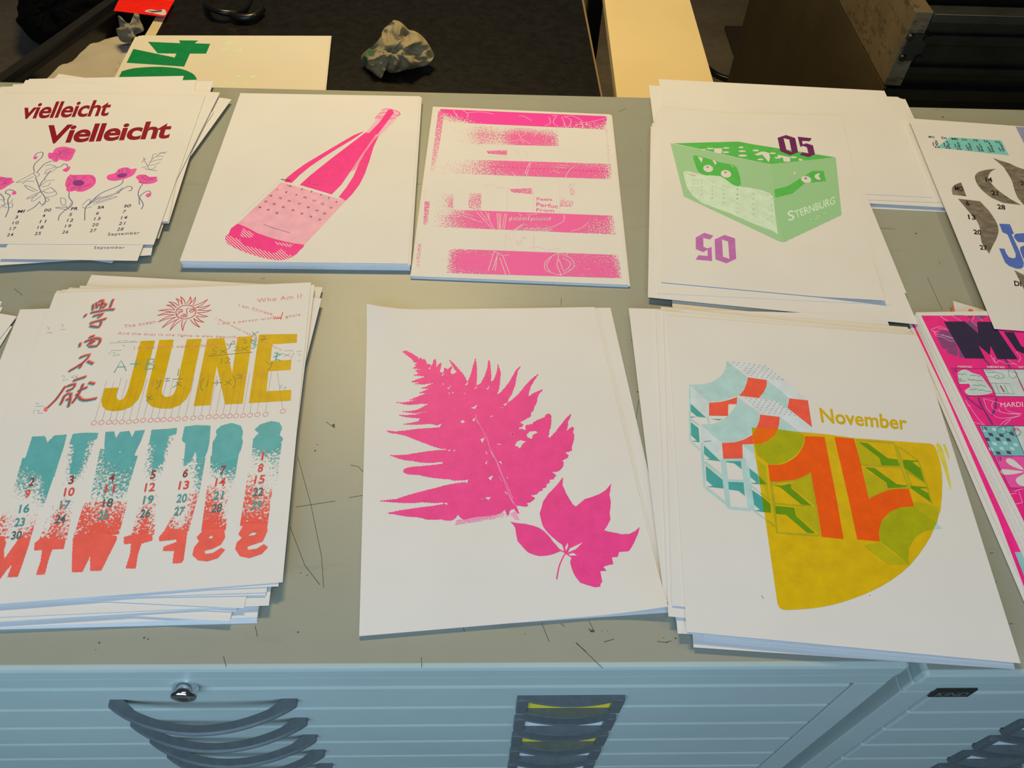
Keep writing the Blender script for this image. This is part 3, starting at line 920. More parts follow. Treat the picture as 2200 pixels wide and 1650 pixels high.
# ------------------------------------------------------------------ green 04 prints on the black table
W3, H3 = 0.300, 0.400
g04 = [(302, 77), (710, 78), (697, 205), (240, 200)]
for k, (dx, dy) in enumerate([(-0.010, -0.004), (-0.004, 0.000), (0.002, 0.002)]):
    P = [at(x, y, BT + 0.006 + 0.0012 * k) for x, y in g04]
    dn = (P[3] - P[0]).normalized(); P[3] = P[0] + dn * 0.30; P[2] = P[1] + (P[2] - P[1]).normalized() * 0.30
    P = [p + Vector((dx, dy, 0)) for p in P]
    Sheet(P, 6 + 1.2 * k, ['lowest cream sheet in the pile under the green 04 print', 'middle cream sheet in the pile under the green 04 print', 'cream sheet directly under the green 04 print'][k], 'sheets under the green 04 print', M['cream'], 0.001, world=True, base=BT)
P = [at(x, y, BT + 0.010) for x, y in g04]; P[3] = P[0] + (P[3] - P[0]).normalized() * 0.30; P[2] = P[1] + (P[2] - P[1]).normalized() * 0.30
s04 = Sheet(P, 10, 'cream sheet with a large green 04 lying sideways, on the black table', None, M['cream'], 0.0006, name='calendar_print', cat='print', world=True, base=BT)
e = Z(240, 60, 6.875)
GR = ink('0b7f3d', 0.12, 300)
s04.ink('numeral_four', [e((535, 205), (1010, 225), (995, 183), (1280, 187), (1225, 227), (1455, 235), (1395, 380), (1155, 380), (1070, 572), (220, 515), (320, 310), (930, 437), (955, 380), (680, 375))], GR, 1, 'green numeral 4')
s04.ink('numeral_zero', [smooth(e((150, 640), (300, 600), (500, 580), (750, 575), (1000, 600), (1150, 650), (1225, 700), (1258, 760)), 3) + e((1250, 900), (35, 880), (92, 755))], GR, 1, 'green numeral 0')
s04.ink('faint_offset_print', [e((1690, 205), (1850, 208), (1790, 235), (1690, 252)), e((1660, 285), (1730, 290), (1700, 330), (1640, 335), (1560, 372), (1640, 320)), e((1730, 385), (1880, 330), (1915, 200), (1920, 330), (1960, 345), (1900, 345)), e((1930, 240), (2040, 205), (1960, 240)),
        e((1850, 700), (2030, 655), (1880, 730), (1850, 750)), e((2050, 710), (2180, 690), (2080, 745), (2050, 760)), e((1710, 850), (1840, 795), (1830, 850), (1780, 840)), e((1910, 840), (2080, 795), (1990, 845))], ink('d3dfa4', 0.6, 350, back=CREAM), 1, 'faint pale green offset marks')
s04.ink('pink_smudge', [e((195, 570), (235, 568), (225, 590), (205, 588))], ink('efc9a8', 0.6, 350), 1)

# ------------------------------------------------------------------ poppy calendar pile, far left
v0 = Z(0, 150, 3.837); v1 = Z(300, 160, 8.25); v2 = Z(0, 490, 5.238)
def px1(f, x, y): return f((x, y))[0]
TRv, BRv = px1(v1, 1165, 375), px1(v2, 1730, 185)
Hv = (at(*TRv, TOP + .0125) - at(*BRv, TOP + .0125)).length
base_v = rect(TRv, BRv, 'right', 12.5, 0.315)
GV = 'sheets of the poppy calendar pile'
def filler(P, z0, n, step, label, group, d=0.004, mat=None, jit=0.001):
    for k in range(n):
        Sheet(inset(P, d, jit), z0 + k * step, label, group, mat, step / 1000 * 0.9, world=True)
filler(base_v, 0.7, 9, 0.62, 'white sheet in the middle of the pile under the poppy calendar', 'inner sheets of the poppy pile', 0.012)
low = [
    (corner(px1(v1, 1630, 440), 'TR', px1(v1, 800, 1590), 6.8, W3, Hv, 'v'), 6.8, 'white sheet turned most to the right, sticking out of the poppy calendar pile', None),
    (corner((341, 512.3), 'BR', (398.7, 345), 7.3, W3, Hv, 'v'), 7.3, 'cream sheet whose bottom right corner peeks out beside the poppy calendar', 'cream'),
    (rect((0, 565.6), (137, 558.5), 'bottom', 7.8, Hv), 7.8, 'white sheet edge lowest at the bottom left of the poppy pile', None),
    (corner((240.5, 565), 'BR', (200, 559.2), 8.3, W3, Hv, 'h'), 8.3, 'white sheet with a small pointed corner below the poppy calendar', None),
    (corner((324.5, 548), 'BR', (302, 549.5), 8.8, W3, Hv, 'h'), 8.8, 'white sheet showing its bottom right corner below the poppy calendar', None),
    (corner(px1(v1, 1310, 120), 'TR', px1(v1, 1250, 310), 9.3, W3, Hv, 'v'), 9.3, 'white sheet behind the poppy calendar, its corner over the 04 print', None),
    (rect((28.7, 181), (424, 171.5), 'top', 9.8, Hv), 9.8, 'white sheet at the back of the poppy pile, second edge from the rear', None),
    (rect((62.5, 169.5), (394.8, 163), 'top', 10.3, Hv), 10.3, 'rearmost white sheet of the poppy pile, just below the 04 print', None),
    (rect((1.3, 186.5), (422, 171.8), 'top', 10.8, Hv), 10.8, 'white sheet just behind the poppy calendar, front of the rear edges', None),
    (corner(px1(v1, 1425, 320), 'TR', px1(v1, 760, 1650), 11.3, W3, Hv, 'v'), 11.3, 'white sheet fanned out right beside the poppy calendar', None),
]
for P, zz, lab, mm in low: Sheet(P, zz, lab, GV, M[mm] if mm else None, world=True)
BRs, TRs = (295, 560), (307.5, 528)
sep2 = Sheet(rect((0, 556), BRs, 'bottom', 11.9, Hv), 11.9, 'second September sheet, its word September cut off by the poppy calendar', GV, name='calendar_print', cat='print', world=True)
SERIFINK = ink('3b3a3e', 0.1)
sep2.text('month_name', [('September', bl_quad((201, 536.5), (267, 536.2), 7.5, 2))], SERIFINK, 2, None, 0.0, space=1.15)
vie = Sheet(base_v, 12.5, 'September calendar print with pink poppies and dark red word Vielleicht', None, name='calendar_print', cat='print', world=True)
p = Z(20, 200, 5.946)
RED = ink('8c0a1e', 0.06, 300)
def word(f, bl, br, h, lean): return bl_quad(f(bl)[0], f(br)[0], h, lean)
vie.text('red_word', [('vielleicht', p((222, 122), (1335, 82), (1255, 293), (130, 335)))], RED, 2, 'dark red word vielleicht', 0.022, space=0.95)
vie.text('red_word', [('Vielleicht', p((500, 412), (2105, 352), (2035, 580), (408, 652)))], RED, 2, 'larger dark red word Vielleicht', 0.028, space=0.95)
q = Z(0, 300, 8.686); r = Z(130, 310, 9.1667)
PINK = ink('f0568f', 0.12); PEN = ink('6d727e', 0.1); PEN2 = ink('4b4a68', 0.1); PURP = ink('8c3572', 0.2)
pops = [q((895, 280), (920, 240), (980, 250), (1010, 190), (1070, 150), (1200, 130), (1300, 150), (1405, 180), (1400, 230), (1370, 290), (1330, 370), (1240, 405), (1110, 370), (1070, 415), (990, 405), (970, 370), (910, 350)),
        q((1240, 740), (1310, 650), (1360, 660), (1680, 655), (1760, 690), (1790, 740), (1780, 820), (1700, 900), (1550, 970), (1430, 965), (1410, 950), (1290, 975), (1235, 940), (1240, 890), (1215, 850)),
        r((905, 650), (950, 600), (1080, 565), (1130, 500), (1230, 460), (1340, 460), (1380, 490), (1490, 475), (1495, 510), (1440, 600), (1350, 650), (1230, 690), (1080, 720), (950, 705)),
        r((1480, 650), (1550, 600), (1680, 600), (1740, 640), (1900, 640), (1890, 680), (1915, 710), (1850, 760), (1700, 785), (1550, 760), (1540, 710)),
        q((-120, 720), (0, 690), (60, 700), (130, 710), (230, 715), (225, 760), (265, 775), (250, 800), (130, 870), (20, 935), (-120, 920))]
buds = [q((620, 330), (700, 310), (690, 350), (640, 370)), q((1165, 570), (1225, 530), (1300, 500), (1310, 540), (1240, 605)), q((215, 1010), (270, 955), (310, 990), (270, 1030)), r((1675, 1000), (1740, 960), (1790, 1000), (1720, 1050))]
inner = [
    [q((1090, 200), (1130, 250), (1090, 300)), q((960, 260), (1090, 270), (1150, 240)), q((1120, 240), (1200, 190), (1290, 180)), q((1150, 270), (1250, 250), (1360, 230)), q((1110, 300), (1180, 340), (1260, 330)), q((930, 330), (1000, 310), (1080, 290)), q((1040, 380), (1060, 330), (1100, 290)), q((1180, 300), (1260, 290), (1330, 260)), q((1170, 220), (1230, 215), (1300, 200))],
    [q((1260, 700), (1320, 760), (1370, 790)), q((1340, 700), (1400, 680), (1370, 760)), q((1600, 670), (1560, 720), (1500, 760)), q((1440, 700), (1400, 760), (1390, 790)), q((1250, 880), (1290, 840), (1300, 790)), q((1320, 930), (1420, 890), (1540, 890)), q((1550, 880), (1640, 850), (1700, 830)), q((1690, 700), (1740, 720), (1760, 780)), q((1480, 900), (1500, 940))],
    [r((1090, 570), (1130, 590), (1150, 610)), r((1220, 480), (1210, 530), (1220, 570)), r((1320, 470), (1310, 530), (1290, 580)), r((1370, 500), (1340, 560), (1310, 590)), r((1150, 500), (1160, 540), (1180, 580))],
    [r((1600, 650), (1690, 620), (1740, 690), (1860, 700)), r((1590, 640), (1650, 680), (1740, 740)), r((1750, 690), (1850, 660), (1890, 660)), r((1540, 740), (1600, 760), (1700, 760))],
    [q((0, 760), (60, 720), (120, 720)), q((60, 780), (120, 760), (200, 740)), q((10, 850), (90, 820), (170, 800)), q((70, 830), (110, 780))]]
centres = [None, [smooth(ellipse(px1(q, 1465, 810), 12.5, 6.5), 1, True)], [smooth(ellipse(px1(r, 1210, 615), 11, 4.5, rot=-0.15), 1, True)], None, None]
for k, f in enumerate(pops):
    fl_ = vie.ink('poppy_flower', [smooth(f, 2, True)], PINK, 1, 'printed pink poppy flower')
    if centres[k]: vie.ink('flower_centre', centres[k], PURP, 2, 'purple flower centre', fl_)
    vie.lines('pen_lines', inner[k], 0.6, PEN2, 3, None, 3, fl_)
for f in buds: vie.ink('poppy_bud', [smooth(f, 2, True)], PINK, 1, 'printed pink poppy bud')
stems = [q((635, 320), (700, 250), (800, 240), (780, 330), (680, 420), (630, 500), (640, 600)), q((965, 400), (840, 450), (760, 530), (690, 610)), q((1060, 520), (1140, 500), (1190, 455), (1250, 470), (1260, 510)), q((820, 740), (890, 650), (950, 580)),
         q((660, 700), (700, 800), (760, 960), (840, 1080), (840, 1180), (770, 1240)), q((740, 1160), (640, 1260), (500, 1340)), q((740, 880), (780, 790), (850, 740)), q((1290, 980), (1290, 1080), (1350, 1170), (1320, 1250), (1210, 1320), (1110, 1420), (1090, 1510)),
         r((1235, 700), (1210, 770), (1100, 840), (850, 940), (700, 1040), (560, 1180), (490, 1260), (475, 1500)), r((1340, 920), (1400, 900), (1400, 840), (1330, 830), (1230, 880), (1110, 960), (900, 1030), (700, 1090), (530, 1210)),
         r((1620, 780), (1550, 890), (1530, 1000), (1580, 1090), (1630, 1190), (1590, 1280)), r((1780, 980), (1760, 930), (1700, 925), (1600, 990), (1550, 1060), (1555, 1190)),
         q((0, 1010), (60, 1070), (80, 1130)), q((270, 960), (180, 935), (110, 960), (110, 1000), (190, 1040), (150, 1110), (150, 1180), (160, 1300), (100, 1450))]
vie.lines('flower_stems', stems, 1.3, PEN, 2, 'grey-blue flower stems', 4)
leaves = [q((300, 800), (450, 720), (580, 650), (660, 610)), q((300, 800), (420, 790), (540, 730), (620, 690)), q((450, 850), (560, 880), (700, 960)), q((420, 830), (500, 780), (640, 780)), q((460, 860), (520, 920), (640, 970)), q((760, 980), (900, 910), (960, 900), (1060, 1000), (1000, 1050), (850, 1080)), q((800, 960), (900, 1000), (1040, 960)),
          q((750, 970), (600, 1100), (620, 1150), (770, 1050)), q((500, 1100), (620, 1030), (760, 980)), q((490, 1110), (560, 1090), (700, 1040)), q((760, 860), (860, 780), (930, 760), (1020, 755)), q((780, 880), (900, 860), (940, 800)), q((620, 620), (680, 690), (740, 650), (680, 610)),
          q((850, 490), (930, 470), (1010, 490), (1060, 520)), q((830, 640), (870, 570), (950, 540), (1040, 510)), q((850, 650), (900, 610), (960, 600), (1060, 530)), q((840, 1110), (880, 1160), (920, 1120), (860, 1090)), q((740, 1150), (770, 1210), (830, 1180)),
          q((1030, 1270), (1200, 1260), (1290, 1300)), q((1040, 1275), (1150, 1290), (1250, 1310)), q((1130, 1090), (1140, 1190), (1210, 1230), (1220, 1110), (1130, 1085)), q((1230, 1230), (1280, 1270), (1330, 1180)),
          r((640, 1190), (900, 1110), (1120, 1030), (900, 1050), (640, 1150)), r((700, 1150), (850, 1100), (1000, 1060)), r((430, 1200), (480, 1150), (560, 1080), (590, 1130), (520, 1210)), r((430, 1230), (480, 1260), (620, 1230)), r((640, 1100), (740, 1040), (800, 1030)), r((1090, 960), (1150, 960), (1220, 840)), r((1100, 940), (1200, 880)),
          r((2100, 155), (1990, 170), (1900, 230), (1800, 300), (1740, 400), (1720, 440), (1760, 500), (1900, 520)), r((1720, 430), (1660, 330), (1640, 260)), r((1880, 240), (1960, 235), (2030, 240)), r((1740, 420), (1860, 400), (1970, 350)), r((1610, 360), (1640, 300), (1690, 280)), r((1590, 460), (1700, 440)), r((1800, 290), (1830, 200), (1900, 190)), r((1760, 360), (1860, 320), (2010, 290)), r((1660, 470), (1720, 500), (1830, 480), (1880, 430)), r((1940, 190), (2010, 160), (2060, 190)),
          q((0, 1120), (60, 1130), (90, 1200), (40, 1230)), q((10, 1240), (90, 1220), (150, 1180)), q((160, 1200), (220, 1150), (240, 1110)), q((170, 1270), (240, 1250), (220, 1180)), q((0, 1280), (60, 1250), (130, 1270))]
vie.lines('leaf_drawings', leaves, 0.75, PEN, 2, 'grey-blue pen drawn leaves', 3)
items = []
for s, x, y in (('MI', 175, 1167), ('DO', 395, 1157), ('FR', 615, 1145), ('SA', 835, 1133), ('SO', 1053, 1122)):
    c = px1(v0, x, y); items.append((s, tq(c[0], c[1], 14.5, 6.2, -3, 3)))
vie.text('weekday_names', items, ink('2f2f38', 0.06), 3, None, 0.03, space=1.1)
items = []
rows = [[(3, 137, 1215), (4, 362, 1203), (5, 583, 1193), (6, 805, 1182), (7, 1025, 1170)], [(10, 130, 1261), (11, 355, 1250), (12, 580, 1240), (13, 803, 1228), (14, 1025, 1218)], [(17, 107, 1310), (18, 335, 1298), (19, 562, 1288), (20, 787, 1277), (21, 1007, 1266)], [(24, 85, 1360), (25, 313, 1349), (26, 540, 1337), (27, 768, 1325), (28, 993, 1314)]]
for row in rows:
    for nmb, x, y in row:
        c = px1(v0, x, y); items.append((str(nmb), tq(c[0], c[1], 6 if nmb < 10 else 13, 6.6, -3, 3)))
vie.text('date_grid', items, SERIFINK, 3, 'small dark date numbers', 0.008, space=1.15)
vie.text('month_name', [('September', bl_quad((231, 508.5), (299, 505), 8, 2))], SERIFINK, 3, 'small word September', 0.0, space=1.15)

# ------------------------------------------------------------------ neat pile with the wine bottle
bq = [(516.5, 200), (902, 206.7), (877, 566.5), (386, 560.8)]
bw = [at(x, y, TOP + .0115) for x, y in bq]
for k in range(17):
    j = 0.0002 if k % 5 else 0.0016
    Sheet([v + Vector((0.002 + random.uniform(-j, j), random.uniform(-0.0003, 0.0003) - (0.0022 if k in (2, 3, 8, 9) else 0.001), 0)) for v in bw], 0.68 + 0.63 * k, 'white sheet in the neat thick pile under the pink bottle print', 'sheets under the bottle print', M['paper'], 0.00058, world=True)
bot = Sheet(bq, 11.5, 'April calendar print with a large pink wine bottle, on a neat thick pile', None, name='calendar_print', cat='print')
n = Z(590, 220, 7.333); o_ = Z(470, 360, 7.333)
HOT = ink('fa2a76', 0.05); LAB = ink('e9a3a0', 0.08, 500)
DIR = math.radians(52)
HN = hatch('fa4f86', 0.0016, DIR, 0.62)
bot.ink('bottle_stripe', [n((1390, 460), (1240, 520), (1000, 660), (730, 820), (480, 970), (300, 1100), (190, 1190), (150, 1250), (270, 1270), (400, 1140), (560, 1010), (780, 860), (1000, 720), (1250, 570), (1398, 466))], HOT, 2, 'pink left stripe of the bottle')
bot.ink('bottle_body', [n((1430, 475), (1600, 500), (1500, 640), (1350, 850), (1200, 1080), (1050, 1300), (900, 1450), (395, 1300), (560, 1150), (900, 880), (1150, 690))], HOT, 2, 'pink middle of the bottle')
bot.ink('bottle_stripe', [n((1650, 510), (1620, 570), (1560, 700), (1500, 900), (1420, 1130), (1340, 1290), (1220, 1450), (1120, 1550), (1010, 1490), (1130, 1340), (1240, 1170), (1330, 960), (1430, 780), (1570, 590))], HOT, 2, 'pink right stripe of the bottle')
bot.ink('screen_shading', [n((1590, 500), (1650, 520), (1450, 760), (1270, 1060), (1180, 1100), (1350, 850))], HN, 1, 'pink line screen')
neck = bot.ink('bottle_neck', [n((1430, 475), (1640, 540), (1860, 320), (1920, 250), (1980, 190), (1950, 140), (1850, 110), (1750, 100), (1690, 120), (1620, 190), (1580, 240), (1590, 290), (1500, 400))], hatch('ff7ba0', 0.0017, math.radians(-20), 0.45), 1, 'line-screened bottle neck')
bot.ink('neck_core', [n((1480, 490), (1620, 510), (1800, 270), (1880, 160), (1850, 115), (1790, 115), (1700, 250), (1640, 330))], HOT, 2, None, neck)
bot.lines('neck_rings', [n((1690, 120), (1760, 100), (1860, 115), (1950, 150), (1978, 190), (1940, 205)), n((1580, 235), (1660, 245), (1780, 270), (1900, 240)), n((1640, 180), (1740, 160), (1860, 190), (1950, 210)), n((1600, 215), (1720, 225), (1850, 240))], 1.2, HOT, 3, None, 3, neck)
lab = bot.ink('bottle_label', [o_((985, 230), (2000, 525), (1350, 1217), (1180, 1195), (900, 1130), (600, 1030), (295, 885))], LAB, 1, 'pale pink bottle label')
bot.ink('bottle_base', [smooth(o_((295, 885), (600, 1030), (900, 1130), (1180, 1195), (1350, 1220), (1270, 1310), (1180, 1390), (1000, 1340), (850, 1350), (600, 1270), (420, 1230), (330, 1130), (150, 1060)), 2, True)], HOT, 2, 'pink base of the bottle')
bot.ink('screen_shading', [smooth(o_((150, 1050), (330, 1130), (420, 1230), (600, 1270), (850, 1350), (1000, 1340), (1185, 1390), (1100, 1430), (980, 1460), (850, 1450), (650, 1410), (400, 1330), (220, 1250), (130, 1190), (100, 1110)), 2, True)], hatch('f3286f', 0.0030, math.radians(-42), 0.62), 1, 'coarse pink line screen')
bot.ink('screen_shading', [o_((380, 960), (560, 1040), (520, 1110), (330, 1090)), o_((870, 1170), (1180, 1215), (1120, 1260), (900, 1210)), o_((850, 1370), (980, 1280), (1060, 1320), (1040, 1390), (900, 1390))], hatch('f3286f', 0.0030, math.radians(-42), 0.60), 3, 'coarse pink line screen')
BLK = ink('3a2a34', 0.05)
bot.text('month_name', [('April 2025', o_((985, 175), (1130, 198), (1122, 222), (978, 198)))], ink('14080e', 0.02), 4, 'black words April 2025', 0.04)
items = [('1 Apr', tq(*px1(o_, 1115, 290), 11, 3.6, 14, 1))]
grid = [[(2, 1315, 340), (3, 1460, 380), (4, 1610, 430), (5, 1735, 480), (6, 1855, 540)], [(7, 920, 352), (8, 1065, 388), (9, 1220, 432), (10, 1360, 472), (11, 1505, 523), (12, 1635, 573), (13, 1770, 632)], [(14, 820, 445), (15, 970, 483), (16, 1110, 525), (17, 1270, 574), (18, 1408, 627), (19, 1545, 680), (20, 1668, 725)], [(21, 742, 535), (22, 873, 575), (23, 1018, 623), (24, 1170, 672), (25, 1310, 725), (26, 1450, 772), (27, 1590, 822)], [(28, 645, 625), (29, 778, 668), (30, 917, 718)]]
for row in grid:
    for d, x, y in row: items.append((str(d), tq(*px1(o_, x, y), 3.0 if d < 10 else 5.6, 3.8, 14, 1)))
bot.text('date_grid', items, BLK, 4, None, 0.02, lab)
bot.lines('label_lines', [o_((705, 895), (880, 960), (1120, 1030)), o_((1410, 235), (1440, 245)), o_((1480, 260), (1560, 280))], 0.5, BLK, 4, None, 0, lab)
bot.lines('faint_outline', [o_((985, 180), (700, 440), (355, 755))], 0.5, ink('c9c79f', 0.3), 1)

# ------------------------------------------------------------------ pink washed print
pq = [(930, 229), (1311, 245.6), (1349, 612), (881.5, 593)]
pw = [at(x, y, TOP + .0042) for x, y in pq]
for k in range(5):
    Sheet([v + Vector((0.0012 * (k % 3) + 0.001, 0.0004 * (k % 2) - 0.0006, 0)) for v in pw], 0.75 + 0.7 * k, 'white sheet in the thin pile under the pink washed print', 'sheets under the pink washed print', M['paper'], 0.00062, world=True)
pk = Sheet(pq, 4.3, 'white print with five patchy pink bands, right of the bottle pile', None, name='calendar_print', cat='print')
fa = Z(920, 220, 5.366); fb = Z(890, 380, 4.889)
DP = dry('fb3f8c', 300); DQ = dry('f4628f', 420)
pk.band('pink_band', [(fa((135, 76), (2060, 160), (2050, 312), (112, 225)), [[1, 1, 1, 1, 1, 1, 1, 1], [.55, .75, .95, 1, 1, .8, .8, .8], [.25, .6, 1, 1, 1, .8, .55, .6], [.15, .3, .75, .95, 1, .6, .55, .5]])], DP, 1, 'solid pink top band', nu=40, nv=12, rag=1)
pk.band('pink_margin', [(fa((115, 100), (185, 105), (85, 800), (25, 800)), [[.6, .6], [.55, .5], [.45, .5], [.5, .35], [.35, .2]]), (fa((2040, 300), (2065, 300), (2120, 900), (2085, 900)), [[.3, .3], [.2, .25]]), (fb((110, 260), (165, 260), (140, 500), (95, 500)), [[.6, .5], [.5, .4]]), (fb((40, 700), (70, 700), (65, 960), (15, 960)), [[.45, .45], [.3, .3]]), (fb((100, 120), (135, 120), (110, 260), (95, 260)), [[.3, .2], [.2, .2]])], DQ, 1, 'thin pink margin strip', rag=0)
pk.band('pink_band', [(fa((170, 240), (1505, 320), (1508, 505), (150, 470)), [[.1, .12, .3, .2, .35, .3, .3], [.1, .2, .5, .45, .8, .7, .5], [.05, .12, .4, .3, .75, .6, .55]])], DQ, 1, 'light pink second band', nu=40, rag=1)
pk.band('pink_band', [(fa((120, 650), (2110, 710), (2118, 885), (62, 815)), [[.12, .2, .5, .7, .65, .7, .5, .55], [.2, .3, .5, .75, .7, .65, .75, .6], [.12, .3, .45, .6, .65, .8, .65, .5]])], DQ, 1, 'pink third band', nu=40, rag=1)
pk.band('pink_band', [(fb((180, 335), (500, 350), (2090, 408), (2122, 606), (470, 535), (110, 520))[0:1] + fb((2090, 408), (2122, 606)) + fb((110, 520)), [[.1, .35, .7, .85, .8, .75, .9, .75, .6], [.1, .5, .75, .8, .75, .75, .95, .6, .55], [.1, .4, .6, .8, .55, .5, .8, .55, .5]])], DQ, 1, 'pink fourth band', nu=44, rag=1)
pk.band('pink_band', [(fb((360, 755), (2142, 820), (2182, 1065), (340, 1010)), [[.5, .6, .65, .8, .7, .6, .65, .55], [.6, .85, .75, .95, .8, .7, .7, .65], [.55, .6, .75, .85, .8, .65, .7, .65]])], DQ, 1, 'pink bottom band', nu=44, nv=12, rag=1)
pk.band('pink_patch', [(fb((180, 150), (415, 178), (405, 332), (170, 320)), [[.15, .2, .3], [.15, .2, .55], [.15, .2, .5]]), (fb((580, 165), (706, 178), (700, 352), (565, 330)), [[.35, .45], [.45, .5], [.4, .4]]), (fb((1000, 130), (1235, 118), (1240, 180), (1030, 165)), [[.7, .6, .45], [.55, .5, .55]]), (fa((670, 558), (912, 552), (905, 606), (690, 592)), [[.5, .6, .5], [.55, .65, .6]]), (fb((1535, 245), (1670, 250), (1665, 315), (1530, 310)), [[.4, .35], [.45, .4]]), (fb((1620, 60), (1690, 70), (1680, 190), (1640, 190)), [[.2, .3], [.4, .4]])], DQ, 1, 'small pink patch', nu=12, nv=6)
PT = ink('ea5f8d', 0.3, 500)
pk.text('pink_words', [('Feels', fb((1285, 215), (1450, 225), (1450, 252), (1285, 250))), ('Perfuc', fb((1283, 268), (1510, 290), (1510, 330), (1278, 310))), ('From', fb((1283, 330), (1470, 340), (1470, 372), (1280, 362)))], PT, 2, 'hand lettered pink words', 0.015)
pk.lines('pink_drawing_lines', [fa((670, 622), (905, 632)), fb((980, 90), (975, 560)), fb((1258, 90), (1250, 380)), fb((1530, 100), (1530, 380)), fb((960, 600), (955, 770)), fb((1255, 600), (1250, 770)), fb((985, 610), (960, 630), (980, 655), (1010, 640)), fb((1040, 610), (1045, 645)), fb((1070, 660), (1100, 690), (1140, 650)), fb((1085, 670), (1075, 700), (1105, 715), (1135, 695), (1120, 670)), fb((1120, 625), (1175, 640), (1130, 650), (1170, 630)), fb((1210, 750), (1250, 735), (1330, 745), (1400, 770), (1530, 745)), fb((735, 85), (790, 100), (830, 75), (880, 110), (960, 115)), fb((1545, 230), (1590, 225), (1560, 240)), fa((970, 540), (1050, 580), (1020, 620)), fa((1100, 560), (1150, 590), (1120, 630))], 0.6, ink('efa9b4', 0.4, 500), 1, 'faint pink drawing lines', 2)
pk.lines('pink_dotted_line', [fa((740 + 45 * k, 742 + 1.95 * k), (762 + 45 * k, 743 + 1.95 * k)) for k in range(30)], 1.3, ink('e0276f', 0.1), 3)
WL = M['paper']
pk.lines('white_line_drawings', [
    fa((290, 90), (340, 180)), fa((400, 90), (460, 140), (450, 180)), fa((450, 120), (600, 110), (750, 135)), fa((1040, 160), (1100, 160), (1190, 210)), fa((1390, 170), (1410, 240), (1340, 270)), fa((1430, 160), (1480, 150), (1440, 230), (1500, 280)), fa((1540, 165), (1590, 290)), fa((1570, 165), (1640, 200), (1640, 260), (1590, 290)), fa((1560, 165), (1680, 160), (1780, 220)), fa((1760, 240), (1900, 220), (2050, 180)), fa((1760, 240), (1800, 290)), fa((150, 150), (350, 190)), fa((180, 190), (400, 230)),
    fa((1070, 280), (1040, 340), (1080, 420), (1180, 480)), fa((1280, 310), (1220, 400)), fa((1080, 290), (1130, 350), (1080, 390)), fa((760, 310), (790, 400)), fa((1340, 370), (1480, 375)), fa((1000, 450), (1060, 430), (1100, 470)),
    fa((1170, 690), (1110, 830)), fa((1180, 700), (1130, 850)), fa((1690, 730), (1620, 790), (1580, 870)), fa((1450, 745), (1600, 755)), fa((1480, 720), (1630, 730)), fa((1430, 780), (1520, 820)), fa((560, 720), (640, 800)), fa((800, 770), (900, 840)), fa((960, 800), (1010, 850)),
    fb((650, 365), (740, 460), (820, 550)), fb((690, 365), (770, 460)), fb((750, 365), (800, 480), (840, 550)), fb((780, 380), (790, 440)), fb((870, 380), (880, 550)), fb((890, 380), (895, 550)), fb((910, 385), (905, 555)), fb((950, 385), (925, 555)), fb((970, 385), (945, 555)), fb((1160, 490), (1080, 550), (1020, 580)), fb((1130, 500), (1050, 560)), fb((1575, 400), (1570, 460), (1530, 490), (1400, 540), (1150, 545)), fb((1150, 560), (1300, 570), (1450, 550)), fb((1830, 480), (1750, 540), (1650, 570)), fb((1100, 385), (1130, 410)), fb((1180, 400), (1300, 390)), fb((500, 380), (620, 410)), fb((510, 410), (640, 450)), fb((610, 450), (720, 480)),
    fb((840, 780), (775, 990)), fb((880, 800), (820, 980)), fb((870, 830), (850, 990)), fb((900, 850), (960, 1030)), fb((930, 830), (1005, 1030)), fb((840, 780), (930, 830)), fb((930, 830), (1000, 820)),
    fb((1510, 800), (1420, 850), (1370, 910), (1380, 980), (1450, 1010), (1530, 1030), (1640, 980), (1680, 930), (1650, 860), (1560, 815), (1510, 800)), fb((1510, 860), (1500, 930), (1530, 1000), (1540, 1040)), fb((1520, 870), (1570, 990)), fb((1560, 860), (1620, 880), (1640, 930), (1580, 990)), fb((1440, 840), (1390, 930), (1430, 1000)), fb((1515, 800), (1510, 880))], 0.8, WL, 3, 'unprinted white line drawings', 3)
pk.lines('white_lettering', [fb(*[(1000 + 9 * k, 470 - (45 if k % 2 else 0) - (k % 5) * 3) for k in range(24)]), fb(*[(1225 + 9 * k, 468 - (36 if k % 2 else 0) - (k % 4) * 3) for k in range(24)])], 1.1, WL, 3, 'illegible white hand lettering')
pk.lines('paper_nick', [fb((1140, 1055), (1180, 1078))], 1.2, M['paper'], 2)

# ------------------------------------------------------------------ the 05 crate pile and the landscape sheets behind it
z6 = Z(1360, 160, 9.706); c3 = Z(1370, 150, 3); c4 = Z(1360, 560, 3.4375); j4 = Z(1850, 220, 3.3)
HERE[0] = 'side'
G5 = 'blank sheets of the 05 crate pile'
LW, LH = 0.42, 0.28
land = [((1394, 183.2), (1945, 213), 5.2, 'wide white sheet under the crate pile, second edge at its upper right'),
        ((1400, 187), (1930, 208.3), 5.8, 'wide white sheet under the crate pile, middle of the three upper right corners'),
        ((1415, 170), (1900, 195), 6.4, 'rearmost wide white sheet of the crate pile, top edge over the cream side table')]
zz = 0.8
brl = [((1872, 446), (2031, 456)), ((1872, 428), (2030, 437)), ((1872, 417), (2024, 420))]
for k in range(5):
    tl, tr = (1398 + 2 * k, 186 + k), (1938 - 3 * k, 212 - k)
    P = rect(tl, tr, 'top', zz, 0.30 - 0.004 * k)
    Sheet(P, zz, 'wide white sheet in the lower bundle between the crate pile and the January print', 'lower wide sheets at the crate pile', None, 0.0006, world=True); zz += 0.75
for (a, b, z_, lb), hh in zip(land, (0.287, 0.281, 0.287)): Sheet(rect(a, b, 'top', z_, hh), z_, lb, G5, world=True)
